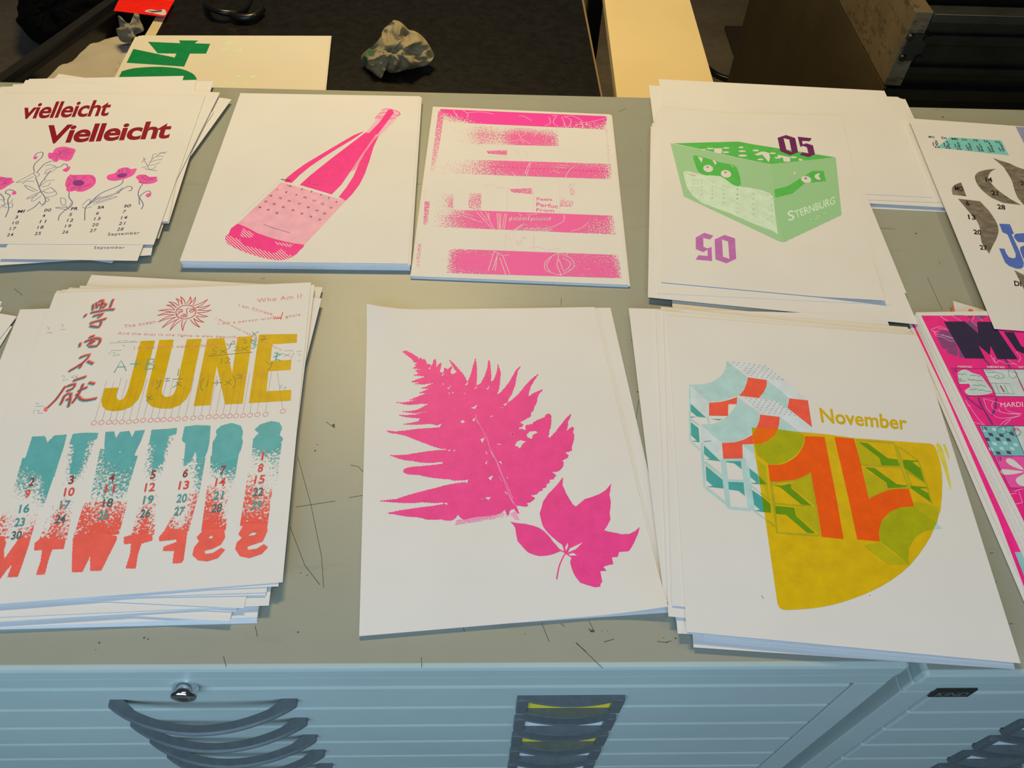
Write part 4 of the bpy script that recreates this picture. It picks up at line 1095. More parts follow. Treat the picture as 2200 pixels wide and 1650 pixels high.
Sheet([at(*p_, TOP + .0070) for p_ in ((1401, 264.6), (1812, 300), (1947.6, 629.8), (1399, 600))], 7.0, 'white sheet under the crate pile, its bottom right corner farthest right', G5, world=True)
r1 = [at(*p_, TOP + .0076) for p_ in ((1398, 271), (1803, 300), (1972, 697), (1392, 638.5))]
Sheet(r1, 7.6, 'white sheet lowest toward the November pile, below the 05 crate print', G5, world=True)
Sheet([at(*p_, TOP + .0081) for p_ in ((1407, 250), (1812, 285), (1915, 655), (1412, 630))], 8.1, 'white sheet just left of the 05 crate print, straight edge', G5, world=True)
Sheet([at(*p_, TOP + .0087) for p_ in ((1413, 240), (1806.7, 248.3), (1902, 645), (1419, 603))], 8.7, 'white sheet directly below the 05 crate print, its right corner higher', G5, world=True)
cr = Sheet([(1418.3, 231), (1800, 265), (1899, 650), (1421, 606)], 9.3, 'calendar print with a green beer crate and purple 05', None, name='calendar_print', cat='print',
           lift=lambda u, v: 0.004 * max(0.0, 1 - math.hypot((1 - u) * 0.3, (1 - v) * 0.4) / 0.09))
j = Z(1430, 280, 11); k_ = Z(1620, 280, 11); l = Z(1460, 400, 9.165); m_ = Z(1640, 400, 11)
GS = ink('55b047', 0.08, 500); GP = ink('c9d6ae', 0.15, 600)
HL = hatch('5cb352', 0.0021, math.radians(68), 0.62, soft=0.2); HR = hatch('5cb352', 0.0021, math.radians(62), 0.66, soft=0.2); HP = hatch('7fbe70', 0.0021, math.radians(62), 0.6, soft=0.25)
cr.ink('crate_inside', [j((115, 310), (1720, 265)) + k_((0, 335), (1930, 640), (400, 795), (0, 725)) + j((1690, 640), (820, 440), (200, 312))], GS, 1, 'solid green crate inside')
cr.ink('crate_left_side', [j((115, 310), (820, 450), (1690, 650)) + k_((0, 735), (410, 795)) + m_((280, 500), (490, 1325), (390, 1310)) + l((80, 200)) + j((380, 1360))], HL, 2, 'line-screened green left side')
cr.ink('crate_right_side', [k_((410, 795), (1930, 645)) + m_((1850, 680), (490, 1325), (280, 500))], HR, 2, 'line-screened green right side')
pl_ = cr.ink('crate_label', [j((410, 980), (520, 960), (950, 1070), (1180, 1060), (1300, 1090), (1450, 1190), (1640, 1310)) + l((1100, 0), (1400, 35), (1640, 85), (1780, 135)) + m_((20, 115), (150, 165), (235, 265), (280, 700), (345, 1140)) + l((1820, 880), (1400, 720), (1000, 540), (700, 430), (450, 340), (250, 180), (160, 50)) + j((480, 1280))], GP, 3, 'pale green crate label')
cats = cr.ink('cat_silhouettes', [smooth(j((655, 600), (900, 640), (1250, 750), (1500, 800), (1690, 890), (1780, 1290), (1600, 1290), (1450, 1180), (1300, 1085), (950, 1060), (780, 980), (700, 800)), 2, True), k_((480, 1400), (800, 1320), (1380, 960), (1640, 960), (1700, 1200), (1200, 1250), (900, 1500), (500, 1600))], GS, 4, 'solid green cats at the grips')
eyes = cr.ink('cat_eyes', [ellipse(px1(j, 1005, 905), 10.6, 7.6, rot=0.15), ellipse(px1(j, 1427, 1032), 11.3, 8, rot=0.2), ellipse(px1(k_, 1230, 1165), 11, 7.3, rot=0.25), k_((1560, 1030), (1500, 1020), (1440, 1060), (1425, 1100), (1480, 1160), (1570, 1180), (1560, 1130), (1520, 1090))], M['paper'], 5, 'round white cat eyes', cats)
cr.ink('pupils', [ellipse(px1(j, 990, 872), 3, 1.6), ellipse(px1(j, 1415, 995), 3, 1.6), ellipse(px1(k_, 1220, 1140), 3, 2.4)], ink('7d8a7c', 0.1), 6, None, eyes)
cr.ink('cat_ears', [j((755, 620), (878, 655), (850, 770)), j((1100, 705), (1160, 720), (1210, 770), (1175, 825)), j((1550, 825), (1570, 830), (1595, 885), (1580, 880)), k_((990, 975), (955, 990), (915, 1035), (965, 1045))], M['paper'], 5, 'white cat ears', cats)
holes = [ellipse(px1(j, x, y), a / 11, b / 11, 16) for x, y, a, b in ((1050, 435, 90, 18), (1430, 420, 80, 18), (1420, 520, 85, 20), (1780, 405, 60, 20), (1810, 495, 90, 20), (1820, 600, 105, 25), (2130, 478, 80, 20), (2180, 575, 75, 20))]
holes += [ellipse(px1(k_, x, y), a / 11, b / 11, 16) for x, y, a, b in ((50, 480, 60, 20), (440, 545, 80, 18), (930, 640, 85, 20), (150, 690, 70, 20), (560, 650, 80, 20))]
holes += [j((1140, 430), (1330, 422), (1335, 490), (1310, 560), (1150, 525)), j((810, 455), (930, 440), (950, 470), (900, 475)), k_((20, 570), (150, 510), (240, 505), (350, 535), (380, 640), (350, 760), (300, 700), (230, 620), (200, 580)), k_((550, 580), (700, 605), (850, 640), (855, 745), (700, 742), (680, 650), (570, 640)), k_((1045, 670), (1110, 675), (1180, 715), (1070, 722))]
cr.ink('crate_openings', holes, M['paper'], 4, 'white openings in the crate')
PU = ink('6b2050', 0.06); PV = dry('a9488f', 260, back=(0.50, 0.25, 0.42, 1))
cr.ink('numeral_05', [[k_((555, 180), (755, 115), (970, 185), (1040, 520), (855, 590), (620, 495)), k_((695, 185), (830, 220), (890, 520), (765, 465))], k_((1030, 155), (1360, 190), (1315, 260), (1135, 250), (1150, 335), (1235, 310), (1390, 360), (1440, 570), (1285, 635), (1080, 580), (1140, 525), (1285, 550), (1245, 400), (1165, 370), (1090, 390))], PU, 7, 'dark purple numeral 05')
PW = ink('b9679c', 0.35, 350)
cr.ink('numeral_05', [l((485, 920), (665, 975), (600, 1050), (465, 1020), (470, 1195), (553, 1228), (630, 1195), (640, 1475), (315, 1445), (375, 1360), (553, 1375), (550, 1250), (465, 1300), (320, 1240), (318, 1010)), [l((885, 960), (1090, 1030), (1115, 1430), (920, 1520), (705, 1440), (690, 1050)), l((835, 1050), (955, 1090), (980, 1430), (855, 1390))]], PW, 2, 'pale purple mirrored numeral 05')
cr.text('crate_lettering', [('S', m_((560, 600), (705, 565), (740, 790), (600, 835))), ('TERNBURG', m_((715, 590), (1690, 240), (1690, 425), (775, 755)))], ink('cfdcb6', 0.1), 5, 'pale lettering STERNBURG', 0.01)
cr.lines('crate_small_print', [m_((930, 850), (1070, 800)), m_((1090, 790), (1480, 625)), m_((1180, 800), (1300, 750))], 1.0, ink('a9cc94', 0.3), 5)
dd = []
for x, ys in ((650, (1190, 1270, 1355, 1435)), (860, (1165, 1250, 1335, 1425, 1510)), (1110, (1220, 1330, 1420, 1510, 1605)), (1370, (1215, 1305, 1410, 1510, 1610)), (1700, (1390, 1520, 1620)), (2080, (1490, 1620))):
    dd += [ellipse(px1(j, x + (y - 1190) * -0.03, y), 1.3, 0.9, 8) for y in ys]
for x, ys in ((640, (160, 240)), (865, (160, 240, 325)), (1140, (70, 165, 250, 335, 435, 525)), (1455, (150, 255, 355, 455, 555)), (1740, (180, 660)), (1815, (250, 370, 480, 590, 700))):
    dd += [ellipse(px1(l, x, y), 1.6, 1.0, 8) for y in ys]
cr.ink('date_grid', dd, ink('9aa287', 0.2), 4, 'tiny grey date numbers', pl_)
cr.ink('label_heading', [j((540, 1025), (710, 1065), (700, 1090), (545, 1050))], ink('d8a58c', 0.5, 600), 4, None, pl_)
HERE[0] = 'mid'

# ------------------------------------------------------------------ June calendar pile
a0 = Z(0, 570, 3.0556); jb = Z(0, 1180, 3.4375)
jq = [(118.5, 629.6), (668, 606.7), (607, 1250.8), (-137, 1307.6)]
jw = [at(x, y, TOP + .0135) for x, y in jq]
JW, JH = (jw[1] - jw[0]).length, (jw[1] - jw[2]).length
GJ = 'sheets of the June calendar pile'
for k in range(7):
    Sheet(rect((-60, 1353.5 - 0.5 * k), (552.7 - (k % 3) * 0.8, 1338.5 - 2.2 * k), 'bottom', 0.7 + 0.62 * k, JH - 0.012), 0.7 + 0.62 * k, 'white sheet in the lowest bundle at the bottom edge of the June pile', 'lowest sheets of the June pile', M['paper'], 0.00056, world=True)
jl = [
    (rect((196.6, 590.6), (693, 617), 'top', 5.6, JH - 0.02), 5.6, 'rearmost white sheet of the June pile, its left corner highest'),
    (corner((493, 1334.8), 'BR', (200, 1318), 6.3, JW, JH, 'h'), 6.3, 'white sheet in the June pile, its right corner just above the lowest bundle'),
    (corner((507.6, 1314), 'BR', (250, 1300.5), 7.4, JW, JH, 'h'), 7.4, 'white sheet in the June pile, turned so its edge falls to the right'),
    (corner((516, 1303.5), 'BR', (508, 1304), 8.0, JW, JH - 0.006, 'h'), 8.0, 'white sheet in the June pile, only a narrow corner strip showing'),
    (corner((577.5, 1300.7), 'BR', (512, 1303.5), 8.7, JW, JH, 'h'), 8.7, 'white sheet in the June pile, its bottom right corner farthest right'),
    (rect((172.8, 613.7), (691, 641), 'top', 9.6, JH), 9.6, 'white sheet in the June pile, second from the rear'),
    (corner((570, 1278.5), 'BR', (300, 1283), 10.6, JW, JH, 'h'), 10.6, 'white sheet two below the June print at the lower right'),
    (corner((572.5, 1272.5), 'BR', (300, 1281), 11.4, JW, JH, 'h'), 11.4, 'white sheet one below the June print at the lower right'),
    (rect((142.8, 621.7), (676, 612), 'top', 12.4, JH), 12.4, 'white sheet directly behind the June print, third corner on the left'),
]
for P, z_, lb in jl: Sheet(P, z_, lb, GJ, world=True)
jn = Sheet(jq, 13.5, 'June calendar print with yellow word JUNE, red sun and Chinese characters', None, name='calendar_print', cat='print')
S_ = Z(60, 620, 5.891); T_ = Z(240, 620, 5.238); U_ = Z(190, 690, 4.681); V_ = Z(0, 890, 4.4606); W_ = Z(300, 890, 4.459)
YEL = ink('d2a600', 0.10, 500); TEAL = ink('5fa8a0', 0.08, 500); COR = ink('f2614f', 0.14, 700); SUN = ink('c8252c', 0.08); SALM = ink('e58478', 0.2, 700); PENT = ink('5f9c8c', 0.12); PENG = ink('6f7f45', 0.1)
june = jn.ink('june_word', [
    U_((525, 200), (670, 195), (545, 690), (500, 790), (430, 862), (350, 895), (260, 907), (180, 895), (140, 860), (130, 800), (165, 675), (302, 668), (283, 730), (285, 775), (310, 798), (345, 785), (375, 745), (400, 680)),
    U_((712, 190), (860, 185), (738, 690), (740, 735), (770, 762), (815, 760), (855, 735), (880, 680), (990, 183), (1140, 177), (1030, 690), (990, 780), (920, 845), (830, 880), (730, 880), (640, 860), (590, 815), (578, 760), (590, 700)),
    U_((1195, 178), (1365, 170), (1445, 520), (1500, 160), (1650, 150), (1550, 830), (1375, 838), (1290, 450), (1225, 845), (1057, 855)),
    U_((1715, 135), (2100, 128), (2095, 218), (1850, 232), (1830, 400), (2040, 390), (2035, 490), (1810, 505), (1790, 705), (2040, 692), (2035, 800), (1612, 825))], YEL, 1, 'big yellow word JUNE')
# pendulum strings and rings
circ = [(55, 1025), (131, 1020), (207, 1018), (268, 1016), (337, 1014), (407, 1013), (478, 1006), (550, 998), (626, 997), (693, 994), (755, 991), (825, 987), (896, 984), (972, 980), (1054, 974), (1130, 968), (1210, 963), (1282, 960), (1352, 957), (1420, 955), (1485, 953), (1555, 949), (1625, 946), (1700, 941), (1782, 937), (1955, 907)]
st = []
for i, (x, y) in enumerate(circ):
    u = i / 25; st.append(U_((x + 8 - 10 * u, y - 26), (x + 130 - 75 * u if i < 25 else 1900, y - 430 + 20 * math.sin(i * 2.1) if i < 25 else 520)))
jn.lines('pendulum_strings', st, 0.32, ink('b3706a', 0.3), 2, 'thin red strings')
jn.lines('pendulum_rings', [[px for px in U_(*[(x + 27 * math.cos(t), y + 20 * math.sin(t) - 6 * math.cos(t)) for t in [2 * math.pi * k / 14 for k in range(15)]])] for x, y in circ], 0.55, ink('e06a63', 0.1), 2, 'row of small red rings')
# formulas
fm = [U_((258, 520), (330, 395), (380, 500)), U_((290, 462), (375, 460)), U_((420, 432), (530, 430)), U_((478, 400), (475, 465)), U_((600, 380), (570, 490)), U_((600, 380), (660, 385), (650, 420), (590, 430), (668, 445), (655, 475), (570, 490))]
jn.lines('formula_strokes', fm, 1.1, PENT, 3, 'green formula A + B', 0)
fm2 = [U_((680, 590), (695, 625), (735, 595)), U_((735, 595), (710, 660), (675, 685)), U_((770, 580), (820, 577)), U_((770, 602), (820, 599)), U_((910, 480), (898, 550)), U_((848, 585), (955, 580)), U_((880, 612), (935, 655)), U_((930, 612), (848, 670)),
       U_((1165, 568), (1135, 620), (1130, 670), (1150, 702)), U_((1205, 590), (1190, 665)), U_((1250, 622), (1340, 618)), U_((1298, 590), (1290, 650)), U_((1375, 600), (1440, 640)), U_((1440, 590), (1375, 645)), U_((1452, 548), (1478, 590), (1475, 640), (1450, 675)), U_((1495, 545), (1525, 535), (1540, 550), (1500, 578), (1550, 572)),
       U_((1300, 268), (1258, 270), (1250, 295), (1285, 300), (1280, 328), (1245, 328)), U_((1330, 290), (1385, 325)), U_((1380, 290), (1320, 330)), U_((1390, 225), (1405, 250), (1440, 220)), U_((1440, 220), (1415, 275), (1390, 285)), U_((1440, 205), (1465, 200), (1475, 212), (1440, 235), (1480, 230)), U_((1550, 190), (1580, 185), (1590, 205), (1555, 222), (1600, 215)), U_((1625, 185), (1690, 210)), U_((1680, 180), (1620, 215)),
       U_((1470, 265), (1500, 250), (1510, 270), (1460, 300), (1520, 295)), U_((1540, 265), (1600, 300)), U_((1610, 255), (1530, 300)), U_((1205, 352), (1650, 312)), U_((1345, 370), (1335, 425)), U_((1380, 375), (1410, 368), (1420, 385), (1370, 422), (1430, 418)),
       U_((590, 755), (630, 790), (660, 775)), U_((645, 745), (580, 805)), U_((1790, 410), (1815, 440), (1850, 415)), U_((1850, 415), (1830, 470), (1800, 495)), U_((1650, 110), (1690, 155)), U_((1710, 105), (1640, 150)), U_((1740, 150), (1770, 150), (1780, 170), (1730, 190), (1795, 180))]
jn.lines('formula_strokes', fm2, 0.75, PENG, 3, 'thin olive green formulas', 0)
fm3 = [U_((200, 318), (215, 335), (235, 295), (335, 293)), U_((245, 318), (270, 315), (268, 330), (245, 348), (280, 345)), U_((300, 330), (285, 342), (300, 348), (312, 330), (318, 345)), U_((215, 220), (500, 210)), U_((290, 205), (330, 200)), U_((350, 200), (400, 195)), U_((420, 205), (480, 200)), U_((345, 240), (370, 255)), U_((1920, 650), (1945, 645), (1920, 675), (1950, 670)), U_((1965, 660), (1985, 675)), U_((1990, 655), (1965, 695)), U_((1970, 300), (2050, 295)), U_((1955, 325), (2030, 355)), U_((2030, 325), (1960, 360)), U_((2050, 290), (2065, 330), (2030, 390)), U_((2095, 305), (2145, 300)), U_((2105, 325), (2135, 350)), U_((2105, 402), (2135, 395)),
       S_((245, 490), (272, 500), (255, 525)), S_((240, 560), (312, 558)), S_((425, 455), (450, 465), (430, 485)), S_((410, 520), (480, 518)), S_((425, 1115), (450, 1100), (465, 1120), (440, 1175), (510, 1145)), S_((545, 1120), (580, 1130)), S_((590, 1090), (560, 1130)), S_((600, 1110), (630, 1130)), S_((630, 1090), (600, 1130)), S_((95, 1450), (140, 1460)), S_((90, 1492), (200, 1490)), S_((80, 1530), (70, 1580)), S_((110, 1545), (150, 1545), (120, 1580), (190, 1575))]
jn.lines('formula_strokes', fm3, 0.45, ink('8fa39a', 0.2), 3, 'faint grey formulas', 0)
jn.lines('teal_scribble', [U_((1640, 215), (1690, 240), (1660, 275), (1635, 270)), U_((1690, 190), (1660, 250)), U_((1870, 320), (1920, 330), (1880, 380), (1940, 400)), U_((1900, 310), (1880, 400)), U_((1860, 360), (1950, 330))], 1.3, TEAL, 4, 'teal scribbled letters', 0)
# Chinese characters, double printed
han = [S_((835, 190), (830, 262)), S_((870, 170), (885, 240)), S_((900, 165), (960, 138), (925, 250)), S_((930, 170), (1000, 200), (950, 235)), S_((1085, 128), (1045, 235)), S_((880, 205), (960, 190)), S_((720, 352), (745, 318)), S_((800, 300), (1000, 262), (1105, 258)), S_((830, 345), (965, 310), (890, 362)), S_((790, 432), (1000, 372)), S_((935, 400), (910, 480), (790, 462)),
       S_((780, 612), (850, 590)), S_((725, 668), (860, 622), (925, 640), (880, 720), (775, 722)), S_((670, 680), (663, 730)), S_((830, 640), (760, 712)), S_((860, 650), (800, 690)),
       S_((660, 870), (790, 826), (700, 935), (527, 1040)), S_((690, 950), (660, 1000)), S_((760, 910), (835, 947)),
       S_((580, 1160), (745, 1106)), S_((480, 1230), (360, 1400), (222, 1530)), S_((500, 1232), (605, 1200), (570, 1262), (495, 1290)), S_((475, 1340), (420, 1462)), S_((480, 1345), (552, 1322), (520, 1490)), S_((490, 1400), (530, 1390)), S_((705, 1200), (660, 1310), (570, 1440)), S_((620, 1325), (680, 1395), (760, 1405), (880, 1380)), S_((640, 1292), (760, 1240)), S_((775, 1182), (855, 1200))]
ch = jn.lines('chinese_characters', [[(x - 3.0, y + 3.2) for x, y in s] for s in han], 2.9, TEAL, 2, 'teal and coral Chinese brush characters', 2)
jn.lines('coral_overprint', han, 3.1, ink('ee7468', 0.12), 3, 'coral overprint', 2, ch)
jn.lines('brown_overlap', [[(x - 1.6, y + 1.8) for x, y in s] for s in han], 1.9, ink('94544d', 0.15), 4, 'brown overlap of the two inks', 2, ch)
jn.ink('coral_dot', [ellipse(px1(S_, 225, 1530), 4.2, 5, 12)], ink('ee7468', 0.12), 4, None, ch)
# sun
sc = (835, 265)
sun = jn.lines('sun_drawing', [smooth(T_(*ellipse(sc, 113, 76, 20, -0.12)), 2, True) + T_(*ellipse(sc, 113, 76, 20, -0.12))[:1]], 1.0, SUN, 2, 'red woodcut sun with a face')
tips = [(775, 90), (885, 90), (945, 95), (1085, 118), (1110, 183), (1125, 242), (1085, 312), (1040, 380), (995, 438), (800, 478), (655, 475), (565, 445), (520, 378), (512, 305), (525, 250), (612, 187), (640, 150), (722, 110)]
rays = []
for x, y in tips:
    a = math.atan2((y - sc[1]) / 76, (x - sc[0]) / 113)
    for s in (-1, 1):
        b = (sc[0] + 128 * math.cos(a + s * 0.17), sc[1] + 90 * math.sin(a + s * 0.17)); mx, my = (b[0] + x) / 2, (b[1] + y) / 2
        nx, ny = -(y - sc[1]), (x - sc[0]); L = math.hypot(nx, ny)
        rays.append(T_(b, (mx + nx / L * (13 if s > 0 else 9), my + ny / L * (13 if s > 0 else 9)), (x, y)))
jn.lines('sun_rays', rays, 0.95, SUN, 2, None, 3, sun, True)
jn.lines('sun_face', [T_((740, 240), (770, 232), (800, 240)), T_((745, 265), (790, 250), (795, 262), (750, 275)), T_((880, 232), (915, 228), (930, 240)), T_((875, 250), (915, 240), (930, 255), (890, 268), (875, 252)), T_((800, 285), (835, 290), (850, 280), (840, 235), (870, 222)), T_((770, 310), (800, 303), (855, 305)), T_((780, 322), (820, 315), (850, 320)), T_((728, 290), (760, 285))], 0.9, SUN, 3, None, 2, sun)
tx = [('The ocean', bl_quad(*T_((145, 447), (492, 388)), 6.8)), ('And the dust in the lights is also beautiful', bl_quad(*T_((66, 522), (1440, 568)), 6.2, 1)), ('I follow who I want to follow', bl_quad(*T_((250, 684), (1195, 652)), 6.0, 1)), ('Who Am I?', bl_quad(*T_((1640, 160), (2145, 106)), 8.6)), ('I am Chinese', bl_quad(*T_((1428, 200), (1803, 302)), 6.0)), ('I am a person with', bl_quad(*T_((1203, 417), (1815, 350)), 6.0)), ('goals', bl_quad(*T_((1955, 338), (2125, 315)), 7)), ("I don't mind making hard work", bl_quad(*T_((1165, 345), (1905, 710)), 5.6))]
jn.text('poem_lines', tx, SALM, 4, 'pale red lines of poem text', 0.0, space=1.12)
jn.lines('red_scribble', [T_((1822, 310), (1832, 350), (1845, 312), (1855, 348), (1868, 312), (1880, 345), (1890, 312), (1902, 345), (1925, 268)), T_((1825, 335), (1915, 330))], 1.2, ink('f0503a', 0.1), 5)
# dragged weekday letters
DT = dry('5aa79c', 330); DC = dry('f25c48', 330)
tl = [
    [V_((310, 215), (430, 210), (455, 270), (520, 205), (640, 195), (610, 320), (575, 420), (540, 530), (520, 600), (470, 560), (400, 580), (330, 500), (290, 470), (200, 520), (240, 430))],
    [V_((700, 190), (790, 178), (945, 180), (925, 240), (840, 262), (820, 340), (780, 480), (740, 570), (665, 575), (700, 400), (725, 310), (665, 280))],
    [V_((1010, 170), (1095, 165), (1110, 230), (1150, 170), (1240, 160), (1265, 220), (1295, 160), (1390, 150), (1350, 260), (1310, 340), (1270, 440), (1240, 510), (1150, 560), (1100, 480), (1010, 440), (1000, 300)), V_((1130, 385), (1140, 360), (1158, 352), (1155, 380))],
    [W_((115, 150), (280, 140), (360, 130), (350, 190), (280, 210), (270, 260), (240, 360), (225, 470), (120, 510), (150, 300), (90, 290))],
    [W_((430, 120), (540, 105), (680, 110), (670, 260), (650, 350), (610, 450), (560, 480), (535, 360), (490, 450), (420, 500), (440, 280), (405, 250))],
    [W_((730, 160), (780, 110), (880, 85), (970, 110), (990, 170), (980, 230), (990, 260), (970, 340), (930, 420), (850, 440), (770, 470), (690, 420), (700, 270), (740, 200))],
    [W_((1100, 150), (1150, 100), (1260, 65), (1340, 80), (1365, 130), (1340, 200), (1375, 235), (1340, 300), (1270, 350), (1210, 350), (1150, 330), (1085, 320), (1085, 240), (1140, 180))]]
jn.ink('weekday_letters', [t if len(t) > 1 else serrate(t[0], 4, 0.5) for t in tl], TEAL, 2, 'teal weekday letters M T W T F S S')
jn.band('teal_drag_marks', [
    (V_((215, 420), (575, 420), (415, 890), (95, 830)), [[.9, .95, 1, 1], [.55, .7, .75, 1], [.5, .5, .45, .95], [.35, .4, .35, .7], [.05, .1, .15, .35]]),
    (V_((660, 280), (905, 250), (800, 640), (600, 680)), [[.35, .6, .45], [.25, .8, .35], [.2, .75, .25], [.1, .3, .2]]),
    (V_((960, 330), (1320, 400), (1190, 840), (860, 830)), [[.5, .8, .8], [.5, .75, .6], [.45, .5, .55], [.45, .5, .5], [.2, .3, .15]]),
    (W_((80, 280), (330, 210), (180, 670), (10, 650)), [[.35, .7, .35], [.25, .8, .2], [.2, .6, .35], [.1, .2, .1]]),
    (W_((410, 430), (630, 420), (560, 830), (400, 640)), [[.6, .4, .8], [.25, .3, .75], [.12, .15, .6], [.0, .05, .3]]),
    (W_((680, 400), (950, 380), (900, 690), (670, 650)), [[.8, .9, .8], [.55, .8, .75], [.3, .45, .5], [.12, .2, .25]]),
    (W_((1080, 290), (1360, 280), (1310, 720), (1060, 610)), [[.75, .85, .75], [.4, .5, .45], [.3, .25, .4], [.15, .1, .3], [.05, .05, .15]])], DT, 1, 'worn teal drag marks', nu=14, nv=14)
jn.band('coral_drag_marks', [
    (V_((40, 900), (390, 880), (290, 1200), (-60, 1200)), [[.15, .05, .1], [.5, .12, .3], [.5, .2, .5], [.7, .3, .7]]),
    (V_((520, 800), (720, 780), (640, 1200), (380, 1190)), [[.1, .25, .1], [.15, .5, .25], [.15, .55, .35], [.45, .6, .5]]),
    (V_((810, 840), (1225, 830), (1140, 1150), (700, 1190)), [[.3, .5, .35], [.6, .45, .45], [.65, .5, .6], [.5, .75, .6], [.5, .8, .7]]),
    (W_((10, 800), (190, 760), (140, 1160), (-80, 1160)), [[.15, .3, .2], [.3, .45, .2], [.35, .6, .3], [.5, .7, .5]]),
    (W_((440, 740), (570, 740), (470, 1120), (240, 1110)), [[.15, .4, .35], [.2, .3, .6], [.4, .2, .55], [.6, .4, .65]]),
    (W_((650, 680), (880, 660), (825, 1110), (590, 1120)), [[.35, .25, .3], [.55, .4, .25], [.6, .5, .2], [.65, .7, .35], [.75, .8, .7]]),
    (W_((1040, 560), (1280, 650), (1225, 1070), (960, 1070)), [[.3, .15, .1], [.5, .35, .45], [.55, .5, .5], [.5, .55, .55], [.7, .8, .75]])], DC, 3, 'worn coral drag marks', nu=14, nv=14)
for b_ in ():
    pass
cl = [V_((290, 1190), (280, 1240), (220, 1420), (170, 1558), (70, 1562), (120, 1430), (60, 1500), (0, 1580), (-45, 1560), (-10, 1430), (-20, 1300), (-70, 1180), (30, 1170), (60, 1230), (38, 1300), (40, 1390), (140, 1250), (190, 1180)),
      V_((330, 1240), (390, 1190), (630, 1200), (610, 1290), (500, 1295), (460, 1410), (430, 1535), (345, 1540), (390, 1410), (405, 1300), (330, 1305)),
      V_((700, 1190), (800, 1150), (980, 1140), (1120, 1170), (1120, 1200), (1040, 1360), (970, 1500), (865, 1500), (865, 1360), (790, 1510), (690, 1515), (690, 1400)),
      V_((1185, 1180), (1290, 1150), (1460, 1150), (1460, 1210), (1355, 1240), (1320, 1350), (1300, 1480), (1205, 1475), (1250, 1330), (1255, 1240), (1190, 1245)),
      W_((185, 1180), (260, 1090), (460, 1110), (440, 1250), (420, 1400), (400, 1425), (315, 1430), (330, 1310), (220, 1310), (230, 1270), (355, 1225), (350, 1200), (190, 1217)),
      [W_((545, 1180), (620, 1100), (810, 1100), (820, 1180), (780, 1250), (700, 1290), (620, 1310), (630, 1340), (700, 1330), (780, 1280), (820, 1300), (750, 1380), (650, 1410), (560, 1400), (505, 1350), (520, 1280), (570, 1215)), W_((660, 1180), (690, 1162), (705, 1180), (680, 1195))],
      [W_((945, 1150), (1000, 1050), (1220, 1050), (1225, 1120), (1180, 1220), (1030, 1270), (1040, 1300), (1120, 1290), (1190, 1245), (1230, 1275), (1170, 1340), (1050, 1380), (960, 1360), (915, 1290), (930, 1230), (980, 1185)), W_((1035, 1165), (1080, 1135), (1125, 1135), (1100, 1160))]]
jn.ink('weekday_letters', [serrate(c_, 4, 0.6) if not isinstance(c_[0], list) else c_ for c_ in cl], COR, 4, 'coral weekday letters, some mirrored')
nums = [(2, V_, 305, 650, 0), (9, V_, 265, 765, 1), (16, V_, 235, 905, 2), (23, V_, 190, 1035, 2), (30, V_, 160, 1160, 3), (3, V_, 685, 630, 0), (10, V_, 665, 745, 1), (17, V_, 625, 870, 2), (24, V_, 580, 1005, 3), (4, V_, 1075, 610, 0), (11, V_, 1055, 715, 1), (18, V_, 1035, 850, 3), (25, V_, 990, 970, 2),
        (5, W_, 130, 580, 0), (12, W_, 100, 700, 1), (19, W_, 85, 820, 2), (26, W_, 55, 950, 3), (6, W_, 440, 565, 0), (13, W_, 425, 680, 1), (20, W_, 405, 805, 2), (27, W_, 380, 930, 2), (7, W_, 800, 535, 0), (14, W_, 775, 650, 1), (21, W_, 755, 780, 2), (28, W_, 740, 900, 3), (1, W_, 1180, 400, 1), (8, W_, 1160, 515, 1), (15, W_, 1150, 625, 1), (22, W_, 1135, 745, 3), (29, W_, 1120, 870, 2)]
cols = ['93403f', 'dd4f45', '4f958a', '4c6d64']; labs = ['dark red dates', 'red dates', 'teal dates', 'dark green dates']
for c_ in range(4):
    jn.text('date_numbers', [(str(d), tq(*px1(f, x, y), (4.5 if d == 1 else 11) if d < 10 else 22, 18.5, -4, 5)) for d, f, x, y, q_ in nums if q_ == c_], ink(cols[c_], 0.12), 6, labs[c_], 0.022)

HERE[0] = 'front'
# ------------------------------------------------------------------ fern and leaf print
def lift_f(u, v):
    d = math.hypot(u * 0.30, v * 0.40); e = math.hypot((1 - u) * 0.30, (1 - v) * 0.40)
    return 0.013 * max(0.0, 1 - d / 0.085) ** 2 + 0.008 * max(0.0, 1 - e / 0.07) ** 1.5
Sheet([(806, 664), (1311.6, 661), (1462, 1314), (787, 1360)], 1.2, 'blank white sheet showing along the right of the fern print', 'sheets under the fern print')
Sheet([(800, 668), (1284, 664), (1437, 1312), (776, 1364)], 2.2, 'blank white sheet directly under the fern print, almost hidden', 'sheets under the fern print')
fe = Sheet([(790, 668), (1276.6, 659.5), (1432, 1310), (771.6, 1366.6)], 3.4, 'white print of a pink fern frond and a five-pointed leaf', None, name='calendar_print', cat='print', lift=lift_f)
A_ = Z(800, 730, 8.248); B_ = Z(1000, 750, 8.248); C_ = Z(800, 900, 7.172); D_ = Z(1000, 900, 7.172); E_ = Z(1080, 1010, 6.1125)
FP = ink('ee3d86', 0.16, 700)
